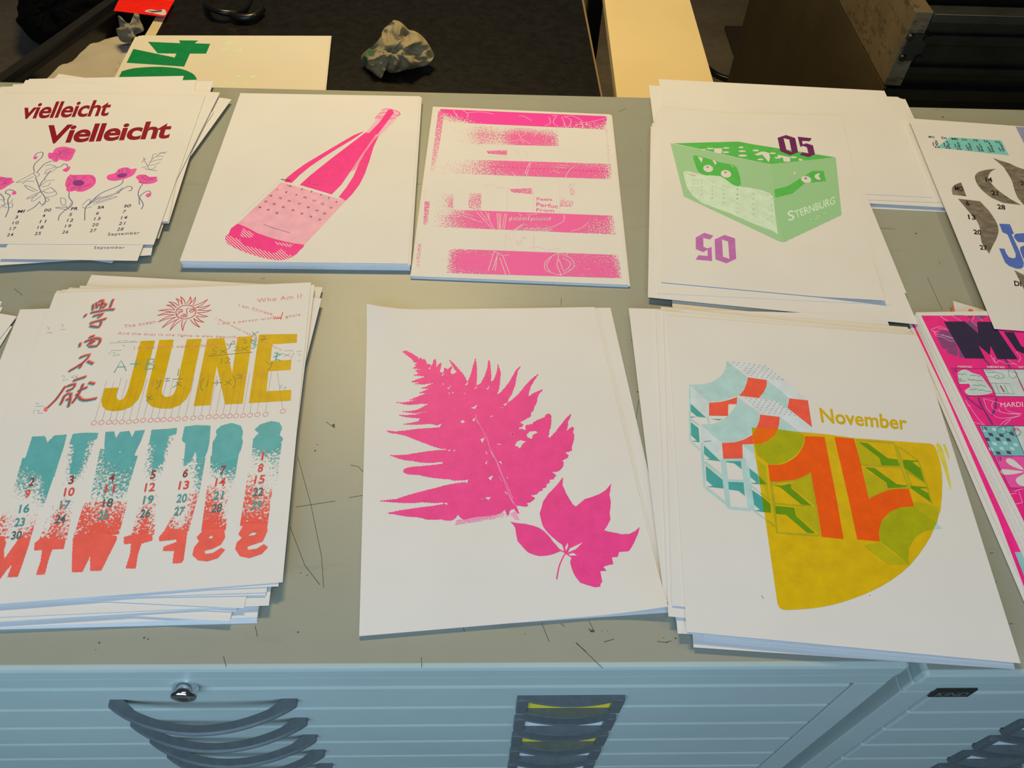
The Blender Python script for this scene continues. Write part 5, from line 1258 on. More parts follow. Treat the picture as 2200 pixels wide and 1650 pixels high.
out = A_((465, 145), (520, 150), (570, 180), (650, 215), (740, 265), (815, 320), (825, 345), (850, 310), (885, 345), (930, 345), (955, 385), (965, 430), (1045, 440), (1040, 465), (990, 510), (1010, 530), (1060, 440), (1090, 355), (1115, 335), (1135, 385), (1130, 490), (1160, 450), (1220, 405), (1225, 440), (1195, 560), (1235, 590), (1260, 570), (1280, 495), (1335, 530), (1400, 465), (1415, 475), (1385, 570), (1395, 600), (1430, 610), (1490, 570), (1420, 470), (1360, 350), (1440, 420), (1520, 510), (1600, 600), (1650, 670), (1680, 740), (1710, 700), (1750, 600), (1780, 480), (1800, 400), (1828, 325), (1845, 430), (1855, 560), (1850, 700), (1840, 820))
out += B_((270, 605), (340, 480), (390, 330), (405, 190), (430, 210), (450, 350), (455, 480), (450, 590), (500, 550), (545, 440), (570, 330), (570, 260), (610, 350), (625, 440), (610, 600), (590, 720), (560, 800), (620, 770), (700, 680), (780, 580), (850, 450), (910, 350), (980, 305), (930, 390), (905, 500), (880, 640), (820, 800), (760, 890), (740, 960), (820, 900), (920, 820), (1000, 720), (1100, 600), (1180, 520), (1295, 440), (1220, 560), (1160, 660), (1130, 760), (1110, 850), (1200, 785), (1300, 740), (1370, 715), (1360, 745), (1310, 790), (1280, 860), (1260, 950), (1220, 1030), (1210, 1080), (1160, 1130), (1155, 1195), (1080, 1240), (1030, 1270), (950, 1300), (1030, 1335), (1010, 1370), (950, 1390), (950, 1430), (880, 1440), (1000, 1410), (1060, 1440), (1070, 1350), (1180, 1330), (1210, 1290), (1300, 1250), (1400, 1210), (1430, 1160), (1480, 1145), (1520, 1180), (1520, 1290), (1520, 1340), (1490, 1450), (1470, 1560), (1500, 1570), (1600, 1460), (1700, 1330), (1790, 1220), (1870, 1145), (1860, 1200), (1820, 1290), (1810, 1400), (1790, 1450), (1830, 1420), (1900, 1370), (1925, 1410), (1900, 1470), (1925, 1520), (1925, 1600))
out += D_((1660, 370), (1640, 430), (1645, 490), (1540, 520), (1590, 560), (1575, 600), (1490, 640), (1515, 670), (1510, 730), (1450, 800), (1400, 820), (1335, 820), (1405, 875), (1370, 900), (1365, 930), (1300, 940), (1300, 985), (1250, 1010), (1250, 1050), (1190, 1070), (1190, 1105), (1140, 1120), (1100, 1165), (1010, 1180), (1075, 1225), (1050, 1250), (1000, 1290), (930, 1300), (970, 1335), (940, 1355), (850, 1345), (780, 1330), (830, 1465), (790, 1450), (750, 1380), (690, 1410), (660, 1490), (630, 1470), (610, 1390), (560, 1450), (420, 1490), (300, 1500), (150, 1510), (0, 1550))
out += C_((1400, 1550), (1350, 1520), (1320, 1480), (1270, 1540), (1220, 1565), (1150, 1570), (1060, 1550), (920, 1555), (840, 1550), (760, 1530), (680, 1510), (560, 1510), (450, 1490), (330, 1470), (220, 1455), (320, 1430), (440, 1410), (560, 1390), (680, 1375), (800, 1355), (920, 1345), (1040, 1320), (1150, 1305), (1060, 1290), (960, 1300), (880, 1290), (760, 1285), (640, 1295), (500, 1295), (370, 1290), (90, 1265), (250, 1250), (370, 1235), (480, 1200), (600, 1160), (720, 1130), (850, 1095), (1000, 1060), (1100, 1030), (1200, 1010), (1330, 985), (1430, 975), (1470, 940), (1400, 945), (1250, 950), (1200, 930), (1100, 925), (950, 910), (820, 890), (720, 865), (560, 855), (480, 830), (475, 790), (500, 765), (600, 740), (740, 730), (880, 715), (1000, 705), (1080, 690), (1080, 660), (1000, 670), (900, 680), (740, 670), (620, 650), (500, 635), (400, 610), (270, 560), (420, 560), (540, 550), (680, 525), (800, 510), (920, 490), (1060, 480), (1200, 475), (1050, 460), (930, 420), (820, 380), (720, 345), (600, 295), (500, 255), (370, 230), (260, 215), (210, 180), (360, 195), (500, 180), (700, 155), (900, 140), (1040, 130), (980, 95), (890, 75), (720, 90), (470, 85), (600, 60), (710, 40), (720, 5))
out += A_((870, 1395), (700, 1380), (550, 1365), (465, 1335), (600, 1335), (760, 1325), (900, 1290), (1050, 1250), (950, 1270), (760, 1305), (640, 1290), (520, 1270), (680, 1265), (800, 1240), (900, 1190), (985, 1135), (860, 1135), (740, 1150), (620, 1155), (500, 1130), (415, 1105), (530, 1115), (640, 1100), (760, 1070), (850, 1050), (760, 1062), (650, 1072), (750, 1030), (860, 985), (960, 950), (1050, 930), (950, 945), (825, 945), (920, 905), (1000, 870), (860, 860), (950, 830), (1090, 765), (900, 790), (745, 785), (860, 757), (670, 750), (800, 700), (950, 650), (725, 630), (830, 600), (750, 545), (860, 520), (695, 505), (780, 475), (745, 440), (820, 410), (740, 405), (700, 345), (640, 300), (570, 240), (500, 185))
fern = fe.ink('fern_frond', [serrate(out, 3.1, 0.75)], FP, 2, 'printed pink fern frond')
gaps = [D_((940, 250), (990, 195), (1080, 190), (1115, 210), (1040, 245), (1020, 310), (960, 285)), D_((760, 415), (795, 350), (850, 330), (930, 350), (880, 385), (840, 455), (800, 425)), D_((230, 315), (295, 290), (260, 370)), D_((350, 910), (425, 870), (390, 950)), D_((0, 960), (45, 930), (20, 1000)), D_((300, 1215), (390, 1205), (355, 1250)), D_((305, 685), (335, 645), (325, 705)), D_((310, 510), (325, 505), (335, 560)), D_((480, 385), (555, 390), (520, 400)), D_((510, 655), (545, 655), (570, 705)), D_((700, 235), (740, 225), (725, 250)), D_((630, 880), (665, 930), (645, 915)), D_((235, 1210), (275, 1250), (255, 1240)), D_((600, 1120), (625, 1130), (640, 1170)),
        A_((1560, 1450), (1600, 1425), (1640, 1450), (1600, 1480)), A_((1770, 1420), (1825, 1380), (1800, 1455)), A_((1740, 1210), (1800, 1190), (1860, 1150), (1825, 1225)), A_((1240, 780), (1270, 775), (1260, 805)), A_((1325, 850), (1370, 850), (1350, 880)), A_((1360, 820), (1410, 830), (1370, 835)), A_((1610, 930), (1665, 970), (1640, 960)), A_((1350, 940), (1370, 940), (1362, 975)), A_((1410, 930), (1450, 940), (1425, 955)), A_((1225, 630), (1275, 585), (1250, 640)), A_((1640, 805), (1700, 740), (1680, 805)), A_((1800, 870), (1860, 825), (1830, 870)), B_((430, 1210), (490, 1190), (460, 1180)), B_((670, 985), (750, 950), (700, 1010)), B_((620, 1040), (680, 1045), (650, 1035)), B_((370, 715), (430, 650), (400, 715)), B_((810, 1500), (850, 1500), (830, 1525)), A_((1190, 1550), (1140, 1525), (1230, 1485)), C_((1060, 470), (1130, 460), (1100, 480)), C_((1160, 490), (1205, 470), (1190, 500)), C_((1250, 490), (1280, 470), (1262, 505)), C_((1110, 1300), (1155, 1290), (1150, 1330))]
fe.ink('leaf_gaps', gaps, M['paper'], 3, 'unprinted white gaps', fern)
fe.lines('frond_stem', [D_((180, 20), (240, 130), (330, 300), (380, 470), (430, 600)), D_((380, 480), (470, 650), (540, 830), (620, 1020), (700, 1220), (780, 1350)), D_((400, 490), (490, 660), (560, 840), (640, 1010), (730, 1230)), D_((520, 880), (560, 970)), D_((640, 1130), (740, 1310)), A_((1830, 1330), (1850, 1440), (1900, 1500))], 0.45, ink('f59dbf', 0.2), 4, 'pale lines along the stem', 3, fern)
fe.band('pink_smudge', [(D_((-140, 1560), (560, 1440), (720, 1500), (-160, 1640)), [[.6, .75, .75, .4], [.55, .5, .45, .25]])], dry('f08fb4', 500), 1, 'pale pink smudge under the frond', nu=20, nv=6)
fe.ink('stem_end', [D_((690, 1460), (770, 1420), (835, 1560), (760, 1550))], ink('e79bb6', 0.3, 500), 1, None, fern)
lf = fe.ink('five_pointed_leaf', [serrate(E_((790, 90), (785, 200), (830, 300), (870, 370), (920, 450), (960, 480), (1020, 430), (1080, 380), (1180, 350), (1270, 315), (1350, 265), (1428, 175), (1400, 320), (1420, 430), (1405, 560), (1415, 650), (1370, 740), (1330, 790), (1380, 805), (1455, 820), (1560, 845), (1660, 840), (1740, 800), (1800, 745), (1780, 830), (1745, 910), (1700, 1000), (1670, 1050), (1620, 1100), (1580, 1160), (1490, 1200), (1505, 1225), (1400, 1245), (1320, 1270), (1380, 1340), (1430, 1420), (1490, 1480), (1550, 1520), (1400, 1525), (1300, 1530), (1205, 1540), (1110, 1510), (1020, 1480), (950, 1390), (905, 1290), (885, 1210), (900, 1150), (835, 1105), (805, 1080), (800, 1040), (780, 980), (700, 920), (600, 830), (530, 740), (500, 640), (485, 570), (510, 490), (530, 410), (600, 310), (670, 240), (740, 160)), 8, 0.5),
    serrate(E_((100, 680), (180, 695), (290, 705), (400, 730), (480, 760), (540, 800), (600, 860), (660, 940), (730, 1020), (770, 1060), (700, 1090), (600, 1120), (480, 1130), (400, 1110), (330, 1080), (280, 1030), (195, 935), (175, 840), (165, 760), (140, 720)), 8, 0.5)], FP, 2, 'printed pink five-pointed leaf')
fe.ink('leaf_gaps', [E_((832, 1060), (820, 1020), (850, 955), (858, 1000)), E_((858, 1082), (880, 1030), (1050, 950), (960, 1040)), E_((865, 1105), (925, 1088), (975, 1120), (885, 1125))], M['paper'], 3, None, lf)
fe.lines('leaf_stem', [E_((835, 1080), (790, 1150), (740, 1270), (708, 1435)), E_((750, 1050), (835, 1090))], 1.4, FP, 3, None, 3, lf)

# ------------------------------------------------------------------ November pile
nq = [(1434, 678), (1971, 721), (2193, 1425), (1474.5, 1357)]
nw = [at(x, y, TOP + .0125) for x, y in nq]
NW, NH = (nw[1] - nw[0]).length, (nw[1] - nw[2]).length
GN = 'sheets of the November pile'
Sheet([at(*p_, TOP + .0035) for p_ in ((1443, 640), (1866, 668), (1985, 1280), (1496, 1260))], 3.5, 'cream sheet between the November pile and the 05 crate pile', GN, M['cream'], world=True)
filler(nw, 0.7, 4, 0.66, 'white sheet hidden low inside the November pile', 'inner sheets of the November pile', 0.02)
nl = [
    (corner((1490, 1390.5), 'BL', (2166, 1436.5), 4.3, NW - 0.012, NH, 'h'), 4.3, 'white sheet lowest at the front of the November pile'),
    (corner((1511, 1374), 'BL', (2080, 1428), 5.0, NW - 0.02, NH - 0.004, 'h'), 5.0, 'white sheet second lowest at the front of the November pile'),
    (corner((1511, 1369), 'BL', (2000, 1412), 5.7, NW - 0.02, NH - 0.004, 'h'), 5.7, 'white sheet third lowest at the front of the November pile'),
    (rect((1369, 695), (1452, 1333), 'left', 6.5, NW), 6.5, 'white sheet reaching farthest left of the November print'),
    (rect((1382, 664.7), (1456, 1361), 'left', 7.3, NW), 7.3, 'white sheet second farthest left of the November print'),
    (corner((1872, 675.8), 'TR', (1563.6, 667.6), 8.1, NW, NH - 0.02, 'h'), 8.1, 'white sheet behind the November print, its top edge level'),
    (corner((1419.6, 659), 'TL', (1480, 664), 8.9, NW, NH - 0.02, 'h'), 8.9, 'cream sheet behind the November print, only a thin edge at the upper left'),
    (rect((1409.5, 666), (1436, 1324), 'left', 9.7, NW), 9.7, 'white sheet just left of the November print'),
    (corner((1466, 664.7), 'TL', (1915, 712), 10.5, NW * 0.93, NH - 0.02, 'h'), 10.5, 'white sheet behind the November print, its top edge slanting down right'),
    (rect((1426, 668), (1927, 716), 'top', 11.4, NH - 0.02), 11.4, 'white sheet directly under the November print'),
]
for P, z_, lb in nl: Sheet(P, z_, lb, GN, M['cream'] if lb.startswith('cream') else None, world=True)
nv = Sheet(nq, 12.5, 'November calendar print with yellow quarter circle and orange figures', None, name='calendar_print', cat='print')
F_ = Z(1460, 760, 6.875); G_ = Z(1460, 920, 6.875); H_ = Z(1740, 860, 6.875); I_ = Z(1600, 1080, 4.7826)
LT = ink('a9c8c4', 0.12, 600); LL = ink('c3cfcd', 0.10, 600); LD = ink('c9d1d1', 0.12, 600); DK = ink('429c96', 0.08, 600); RD = ink('f4553f', 0.14, 700)
YL = ink('cfa900', 0.10, 500); OL = ink('a0a000', 0.14, 600); OR = ink('ea5300', 0.12, 700); GN_ = ink('5f8c00', 0.10, 600); YO = ink('c3a800', 0.12, 600); OO = ink('b1a505', 0.12, 600)
nv.ink('teal_scoops', [smooth(F_((690, 105), (685, 200), (640, 290), (560, 370), (440, 430), (300, 455), (140, 455)), 3) + F_((430, 710), (560, 705), (680, 680), (800, 635), (900, 600), (960, 520), (1000, 400), (1000, 350), (960, 320)),
        F_((1290, 390), (1610, 655), (1590, 810), (1400, 690), (1170, 655), (1240, 560), (1285, 470)),
        F_((860, 650), (1180, 885), (1170, 1000), (1120, 1110), (1050, 1190), (950, 1260), (820, 1300), (620, 1310), (320, 1045), (480, 1040), (600, 1000), (700, 930), (790, 830), (850, 740)),
        F_((1480, 935), (1775, 1165), (1450, 1125), (1478, 1040)), G_((940, 250), (1095, 250), (1105, 385))], LT, 2, 'light teal curved shapes')
nv.ink('pale_faces', [F_((135, 460), (430, 720), (432, 925), (395, 945), (165, 735), (135, 740)), F_((310, 1045), (620, 1310), (640, 1570), (605, 1590), (360, 1350), (320, 1340)), G_((940, 255), (1105, 385), (1160, 690), (1010, 575), (950, 470))], LL, 1, 'very pale grey-green faces')
dotf = nv.ink('dotted_faces', [F_((700, 105), (1270, 180), (1560, 390), (1890, 690), (1620, 660), (1290, 390), (1010, 350)), F_((870, 650), (1400, 690), (1600, 810), (1955, 1090), (2040, 1165), (1770, 1155), (1480, 930), (1190, 890))], LD, 1, 'pale faces with tiny dots')
dots = []
for (tl_, tr_, br_, bl_), nu_, nv_ in (((F_((800, 125))[0], F_((1260, 180))[0], F_((1520, 380))[0], F_((1060, 325))[0]), 7, 6), ((F_((980, 660))[0], F_((1430, 712))[0], F_((1700, 910))[0], F_((1250, 870))[0]), 7, 6)):
    for a in range(nu_):
        for b in range(nv_):
            u, v = a / (nu_ - 1), b / (nv_ - 1)
            x = (tl_[0] * (1 - u) + tr_[0] * u) * (1 - v) + (bl_[0] * (1 - u) + br_[0] * u) * v; y = (tl_[1] * (1 - u) + tr_[1] * u) * (1 - v) + (bl_[1] * (1 - u) + br_[1] * u) * v
            dots.append(ellipse((x, y), 1.9, 1.0, 8))
nv.ink('small_dots', dots, ink('b08f98', 0.1), 2, 'tiny pinkish dots', dotf)
nv.ink('red_blocks', [smooth(F_((1010, 350), (1290, 390)), 1) + F_((1285, 480), (1240, 570), (1170, 655), (880, 620), (950, 540), (990, 440)), F_((435, 725), (600, 715), (740, 680), (850, 640), (845, 745), (720, 745), (715, 920), (435, 915)), F_((1620, 660), (1895, 690), (1957, 1085), (1595, 800)), F_((1190, 900), (1478, 935), (1470, 1040), (1450, 1110), (1135, 1095), (1175, 1000)), F_((625, 1320), (820, 1310), (950, 1270), (1075, 1200), (1097, 1335), (925, 1340), (935, 1545), (645, 1550))], RD, 3, 'coral red blocks')
nv.ink('dark_teal_shapes', [F_((165, 740), (390, 945), (260, 930), (165, 850)), F_((165, 1010), (280, 1100), (297, 1310), (170, 1290), (255, 1285), (165, 1200)), F_((360, 1355), (605, 1590), (375, 1560), (450, 1555), (360, 1480)), F_((160, 925), (250, 935), (160, 945)), F_((460, 965), (630, 965), (580, 985)), G_((385, 555), (640, 765), (650, 890), (400, 865), (490, 852), (395, 770)), G_((680, 490), (905, 490), (915, 605), (810, 520), (690, 500)), G_((708, 790), (945, 800), (965, 1000), (870, 925), (720, 905)), G_((1025, 590), (1160, 695), (1175, 830), (1045, 815), (1140, 800), (1030, 710)), G_((1060, 905), (1215, 1012), (1245, 1240), (1100, 1218), (1190, 1205), (1080, 1115))], DK, 2, 'dark teal window shapes')
nv.lines('frame_lines', [{'w': 2.0, 'p': s} for s in (F_((150, 470), (152, 800), (155, 1290)), F_((155, 960), (290, 1060)), F_((170, 1300), (310, 1430)), F_((420, 940), (430, 1030)))] + [{'w': 3.0, 'p': s} for s in (G_((325, 220), (370, 870)), G_((625, 460), (660, 820), (710, 1160)), G_((665, 480), (735, 1180)), G_((920, 460), (1030, 1210)), G_((950, 450), (1050, 1200)), G_((650, 470), (940, 468)), G_((690, 775), (960, 785)), G_((725, 1175), (1050, 1205)), G_((370, 500), (640, 715)), G_((390, 880), (700, 1120)), G_((1005, 570), (1040, 850), (1095, 1220)))] + [{'w': 1.3, 'p': s} for s in (G_((1040, 840), (1200, 960)), G_((1100, 1225), (1260, 1340)))], 2.6, LT, 3, 'thin light teal frames')
ye = F_((1065, 1090), (2200, 1195)) + H_((650, 560), (1200, 600), (1750, 640)) + smooth(H_((1800, 650), (1850, 690), (1900, 830), (1940, 1000), (1955, 1200), (1945, 1450), (1925, 1640)), 2) + smooth(I_((1990, 130), (1940, 280), (1860, 430), (1700, 640), (1500, 800), (1300, 910), (1100, 990), (900, 1050), (700, 1085), (500, 1100), (400, 1100), (355, 1075), (335, 1030)), 2) + I_((200, 90)) + F_((1090, 1340))
yel = nv.ink('yellow_quarter_circle', [ye], YL, 4, 'large yellow quarter circle')
nv.ink('olive_overlap', [F_((1065, 1092), (1140, 1100), (1072, 1190)), F_((1450, 1115), (1780, 1165), (1840, 1210), (1840, 1290), (1790, 1410), (1700, 1510), (1580, 1590), (1450, 1630), (1320, 1637), (1150, 1500), (1105, 1345), (1250, 1320), (1380, 1240)),
        I_((1735, 45), (1600, 48), (1490, 98), (1410, 185), (1380, 290), (1390, 400), (1550, 520), (1690, 645), (1680, 560), (1690, 460), (1740, 370), (1830, 300), (1935, 275), (1975, 205))], OL, 5, 'olive overlap of yellow and teal', yel)
nv.ink('dull_yellow_panels', [G_((1150, 480), (1270, 560), (1330, 1100), (1180, 700)), G_((1640, 830), (1935, 660), (2000, 1150), (1660, 880)), G_((1710, 1180), (2010, 1180), (2070, 1580), (1720, 1290)), H_((680, 600), (1025, 850), (1050, 960), (740, 955)), H_((780, 1000), (1130, 1230), (1150, 1300), (870, 1430)), I_((1740, 45), (1975, 200), (2005, 60), (1830, 0), (1725, 0)), I_((1215, 440), (1385, 410), (1680, 640), (1480, 640))], OO, 5, 'duller yellow panels', yel)
nv.ink('orange_overlap', [F_((1140, 1095), (1450, 1112), (1400, 1210), (1300, 1290), (1200, 1330), (1097, 1337), (1075, 1198))], ink('e86400', 0.1, 700), 5, 'orange overlap of yellow and red', yel)
nv.ink('orange_figures', [G_((1850, 120), (2140, 130)) + I_((735, -300), (950, 0))[1:] + I_((1015, 375), (790, 352), (735, 0)) + smooth(G_((1935, 650), (1800, 730), (1650, 770), (1480, 785), (1335, 790)), 2) + smooth(G_((1305, 540), (1480, 540), (1620, 490), (1740, 400), (1820, 280), (1848, 200)), 2),
        H_((360, 545), (650, 570), (740, 900), (850, 1380), (870, 1460), (980, 1400), (1150, 1330), (1300, 1310), (1460, 1310), (1535, 1565)) + I_((1735, 40), (1600, 46), (1490, 95), (1408, 180), (1378, 290), (1385, 400), (1155, 378), (1075, 0))], OR, 6, 'two orange figures', yel)
nv.ink('green_overlap', [G_((1165, 700), (1290, 830), (1180, 830)), G_((1215, 1012), (1340, 1120), (1350, 1250), (1243, 1240)), G_((1360, 830), (1500, 850), (1640, 820), (1650, 890), (1950, 1145), (1800, 1130), (1480, 870)), G_((1410, 1150), (1690, 1175), (1720, 1300), (2005, 1555), (1890, 1550), (1570, 1280), (1420, 1265)), H_((720, 620), (850, 635), (1150, 860), (1290, 875), (1325, 970), (1055, 960), (1025, 850)), H_((810, 990), (950, 1000), (1280, 1240), (1430, 1260), (1430, 1280), (1150, 1300), (1130, 1220)), H_((1370, 880), (1600, 895), (1600, 910), (1510, 912), (1630, 1010), (1690, 1210), (1390, 1000)), H_((1480, 1265), (1720, 1285), (1720, 1300), (1620, 1302), (1750, 1380), (1785, 1510), (1490, 1300))], GN_, 6, 'green overlap of yellow and dark teal', yel)
nv.lines('olive_frames', [G_((1320, 560), (1400, 1120), (1440, 1550)), G_((1345, 820), (1440, 1540)), G_((1380, 1110), (1970, 1165)), G_((1440, 1545), (2060, 1590)), G_((1940, 660), (2070, 1590)), G_((1200, 960), (1340, 1070)), G_((1290, 1360), (1430, 1470)), G_((1340, 800), (1500, 800), (1660, 780), (1800, 740), (1935, 660)), H_((680, 590), (1240, 630), (1350, 1000), (1470, 1310)), H_((740, 955), (1340, 990)), H_((1270, 660), (1500, 1270)), H_((1310, 690), (1600, 890), (1720, 1250), (1800, 1530)), H_((1410, 1040), (1700, 1230)), H_((700, 780), (860, 1430)), H_((880, 1440), (1150, 1320), (1440, 1290))], 2.2, ink('a8a012', 0.1), 5, 'olive frame lines', 0, yel)
nv.ink('yellow_splashes', [smooth(H_((1860, 650), (1930, 660), (2000, 850), (2080, 1240), (2075, 1310), (1990, 1050), (1920, 850)), 2, True), smooth(H_((1965, 655), (2000, 660), (2040, 760), (2060, 890), (2010, 790)), 2, True)], ink('cfc04a', 0.2, 400), 2, 'pale yellow splashes')
nv.ink('teal_tip', [I_((1965, 215), (2030, 265), (1940, 272))], LT, 3)
nv.text('month_name', [('November', H_((135, 112), (1425, 236), (1440, 442), (172, 332)))], ink('c9a400', 0.1), 3, 'yellow word November', 0.02, space=1.0)
nv.lines('specks', [I_((170, 955), (195, 985)), I_((1280, 950), (1292, 958)), F_((360, 1300), (465, 1288))], 0.4, ink('5c5c50', 0.05), 7)

# ------------------------------------------------------------------ pink MU calendar pile at the right edge
zb_ = Z(1950, 650, 8.248); zc = Z(2000, 800, 5.5)
HERE[0] = 'right'
GM = 'sheets of the pink MU calendar pile'
ow = Sheet([at(*p_, TOP + .0012) for p_ in ((2043, 653), (2190, 680), (2330, 950), (2110, 900))], 1.2, 'white sheet with an orange corner peeking out behind the pink MU pile', None, M['paper'], world=True, lift=lambda u, v: 0.006 * max(0, 1 - u / 0.5) * max(0, 1 - v / 0.3))
ow.ink('orange_block', [zb_((780, 80), (960, 100), (1140, 155), (1140, 260), (770, 260))], ink('df5b3a', 0.1), 70, 'orange printed block')
def mu_sheet(tl_px, dirpx, zmm, label, w=0.30, h=0.42):
    return Sheet(corner(tl_px, 'TL', dirpx, zmm, w, h, 'v'), zmm, label, GM, world=True, name='calendar_print', cat='print')
PKM = ink('de1f6e', 0.08, 500)
Sheet(corner((1950, 706), 'TL', (2118, 1100), 2.2, 0.30, 0.43, 'v'), 2.2, 'white sheet at the bottom left of the pink MU pile, its edge on the table', GM, world=True)
Sheet(corner((1954, 700), 'TL', (2124, 1092), 2.9, 0.30, 0.43, 'v'), 2.9, 'white sheet second from the bottom of the pink MU pile', GM, world=True)
m2 = mu_sheet((1950, 690), (2134, 1110), 3.6, 'lower pink calendar print, only its pink left strip showing')
m2.ink('pink_ground', [[(1958, 694), (2010, 690), (2180, 1060), (2300, 1330), (2226, 1330), (2143, 1110), (2030, 845)]], PKM, 1, 'pink printed strip')
m2.ink('green_panel', [zb_((370, 840), (590, 1280), (700, 1400), (480, 860))], ink('4f6a5a', 0.1), 2), 
m2.ink('pale_panel', [[(2180, 1186), (2230, 1186), (2290, 1330), (2236, 1330)]], ink('7fae9c', 0.3), 2)
for k in range(9):
    Sheet(corner((1960 + 0.8 * k + (k % 3), 686 - 1.6 * k), 'TL', (2152 + 2.2 * k, 1096), 4.6 + 0.72 * k, 0.30, 0.43, 'v'), 4.6 + 0.72 * k, 'white sheet edge in the fanned middle of the pink MU pile', 'middle sheets of the pink MU pile', M['cream'] if k in (2, 3) else None, 0.0006, world=True)
mu = Sheet(corner((1967, 671), 'TL', (2172, 1084), 11.3, 0.30, 0.43, 'v'), 11.3, 'pink calendar print with big dark letters MU, at the right edge', None, name='calendar_print', cat='print', world=True)
base = mu.ink('pink_ground', [zb_((240, 232), (1500, 232), (3000, 260)) + [(2500, 1250), (2262, 1250)] + zc((1000, 1560), (520, 620))], PKM, 1, 'pink printed ground')
PT_ = ink('7f3a66', 0.12); LN = ink('f7a9c4', 0.15); NAV = ink('231a36', 0.04)
mu.ink('purple_petals', [smooth(zb_((570, 500), (750, 520), (850, 680), (830, 710), (700, 830), (600, 790), (570, 700), (520, 620)), 2, True), smooth(zb_((820, 720), (870, 770), (890, 850), (880, 950), (790, 920), (690, 870)), 2, True), zb_((910, 820), (1010, 970), (920, 985), (910, 920)), zb_((1100, 310), (1230, 380), (1230, 530), (1050, 370)), zb_((1050, 232), (1170, 232), (1150, 280), (1090, 270)), zb_((800, 228), (1020, 228), (900, 245)), zb_((1200, 232), (1400, 232), (1330, 290), (1240, 300))], PT_, 2, 'purple petals', base)
mu.ink('big_letters', [zb_((640, 340), (1010, 335), (1245, 545), (1230, 340), (1500, 345), (1950, 1005), (1590, 1005), (1470, 770), (1455, 930), (1255, 760), (1370, 995), (1015, 990)), zb_((1700, 520), (1880, 530), (2010, 770), (2062, 800), (2400, 830), (2400, 990), (2062, 910), (1925, 850))], NAV, 4, 'big dark navy letters MU', base)
mu.lines('flower_outlines', [zb_((580, 250), (700, 320)), zb_((590, 240), (640, 290), (720, 325)), zb_((790, 235), (950, 330)), zb_((415, 480), (470, 455), (570, 430), (690, 470)), zb_((415, 490), (470, 510), (560, 520)), zb_((440, 500), (520, 560), (700, 600), (820, 640)), zb_((470, 510), (500, 590), (640, 620), (740, 680), (835, 680)), zb_((540, 460), (640, 470), (720, 490)), zb_((600, 560), (700, 610), (800, 640)), zb_((1170, 240), (1150, 310)), zb_((1120, 320), (1230, 420)), zb_((1230, 250), (1330, 320)), zb_((1470, 930), (1560, 1080), (1620, 1030), (1720, 1080)), zb_((1540, 980), (1530, 1020), (1570, 1060)), zb_((1920, 870), (2000, 980), (1960, 1060)), zb_((1730, 1080), (1920, 1090)), zb_((1770, 1010), (1950, 1120)), zc((620, 310), (670, 440), (780, 530), (900, 540), (1060, 510)), zc((620, 310), (730, 340), (840, 370)), zc((730, 350), (725, 420), (860, 480), (1050, 500)), zc((800, 430), (850, 480), (1060, 490)), zc((860, 400), (920, 460), (1070, 490)), zc((410, 330), (440, 380), (560, 550), (640, 630)), zc((430, 390), (470, 395)), zc((510, 590), (620, 620)), zc((820, 620), (900, 560), (1040, 520)), zc((870, 620), (940, 560)), zc((980, 1410), (1060, 1380), (1100, 1380)), zc((1040, 1410), (1080, 1540)), zc((940, 1440), (1010, 1430)), zc((990, 1560), (1080, 1540))], 0.55, LN, 3, 'thin pale flower outlines', 3, base)
mu.lines('dark_branches', [zc((420, 290), (500, 360), (605, 440)), zc((560, 300), (600, 400), (660, 500), (730, 620)), zc((770, 300), (760, 420), (720, 510)), zb_((1350, 1000), (1460, 1120)), zb_((1730, 1000), (1820, 1170))], 2.6, ink('7a2465', 0.1), 2, 'dark purple branches', 2, base)
PALE = ink('b9bfae', 0.15); TEA = ink('6fa89b', 0.15); DKP = ink('4a2a52', 0.1)
def cell(name, ring, mat, lab): return mu.ink(name, [ring], mat, 2, lab, base)
cell('calendar_cell', zb_((790, 1180), (1330, 1185)) + zc((765, 280), (400, 275), (300, 50)), PKM, None)
cell('note_cell', smooth(zb_((890, 1240), (1020, 1185), (1150, 1250), (1290, 1290), (1380, 1400), (1450, 1500), (1500, 1600), (1300, 1640), (1080, 1640), (1010, 1560), (1100, 1500), (1080, 1440), (920, 1440), (900, 1340)), 2, True), PALE, 'pale cell with handwriting')
cell('car_cell', zb_((1340, 1185), (1880, 1190)) + zc((1120, 285), (770, 280)), PALE, 'pale cell with drawn cars')
cell('car_cell', zb_((1890, 1190), (2500, 1200)) + zc((1500, 290), (1130, 285)), PALE, 'pale cell with drawn cars')
chk = cell('checkered_cell', zc((570, 630), (960, 632), (1110, 985), (740, 985)), TEA, 'teal checkered cell')
cell('pale_cell', zc((965, 632), (1500, 640), (1500, 985), (1115, 985)), PALE, None)
cell('petal_cell', zc((750, 990), (1500, 992), (1500, 1370), (935, 1365)), ink('e54c8c', 0.15), 'lighter pink cell with white petals')
mu.ink('white_petals', [smooth(zc((885, 1040), (910, 1015), (970, 1030), (1030, 1080), (1100, 1155), (980, 1120), (910, 1080)), 2, True), smooth(zc((830, 1145), (1000, 1160), (1100, 1175), (1000, 1200), (850, 1210)), 2, True), smooth(zc((1005, 1260), (1060, 1220), (1150, 1190), (1150, 1330), (1060, 1340), (1010, 1300)), 2, True)], M['paper'], 3, 'white petals', base)
sq = []
random.seed(11)
for a in range(6):
    for b in range(6):
        if (a + b) % 2: continue
        x, y = 590 + 62 * a + 22 * b, 660 + 54 * b + random.uniform(-12, 12)
        sq.append(zc((x, y), (x + 50, y + 6), (x + 68, y + 46), (x + 16, y + 38)))
ins = [s for s in sq if s[2][0] < 2000 + 1000 / 5.5 + (s[0][1] - 914) * 0.42 and s[2][1] < 978]
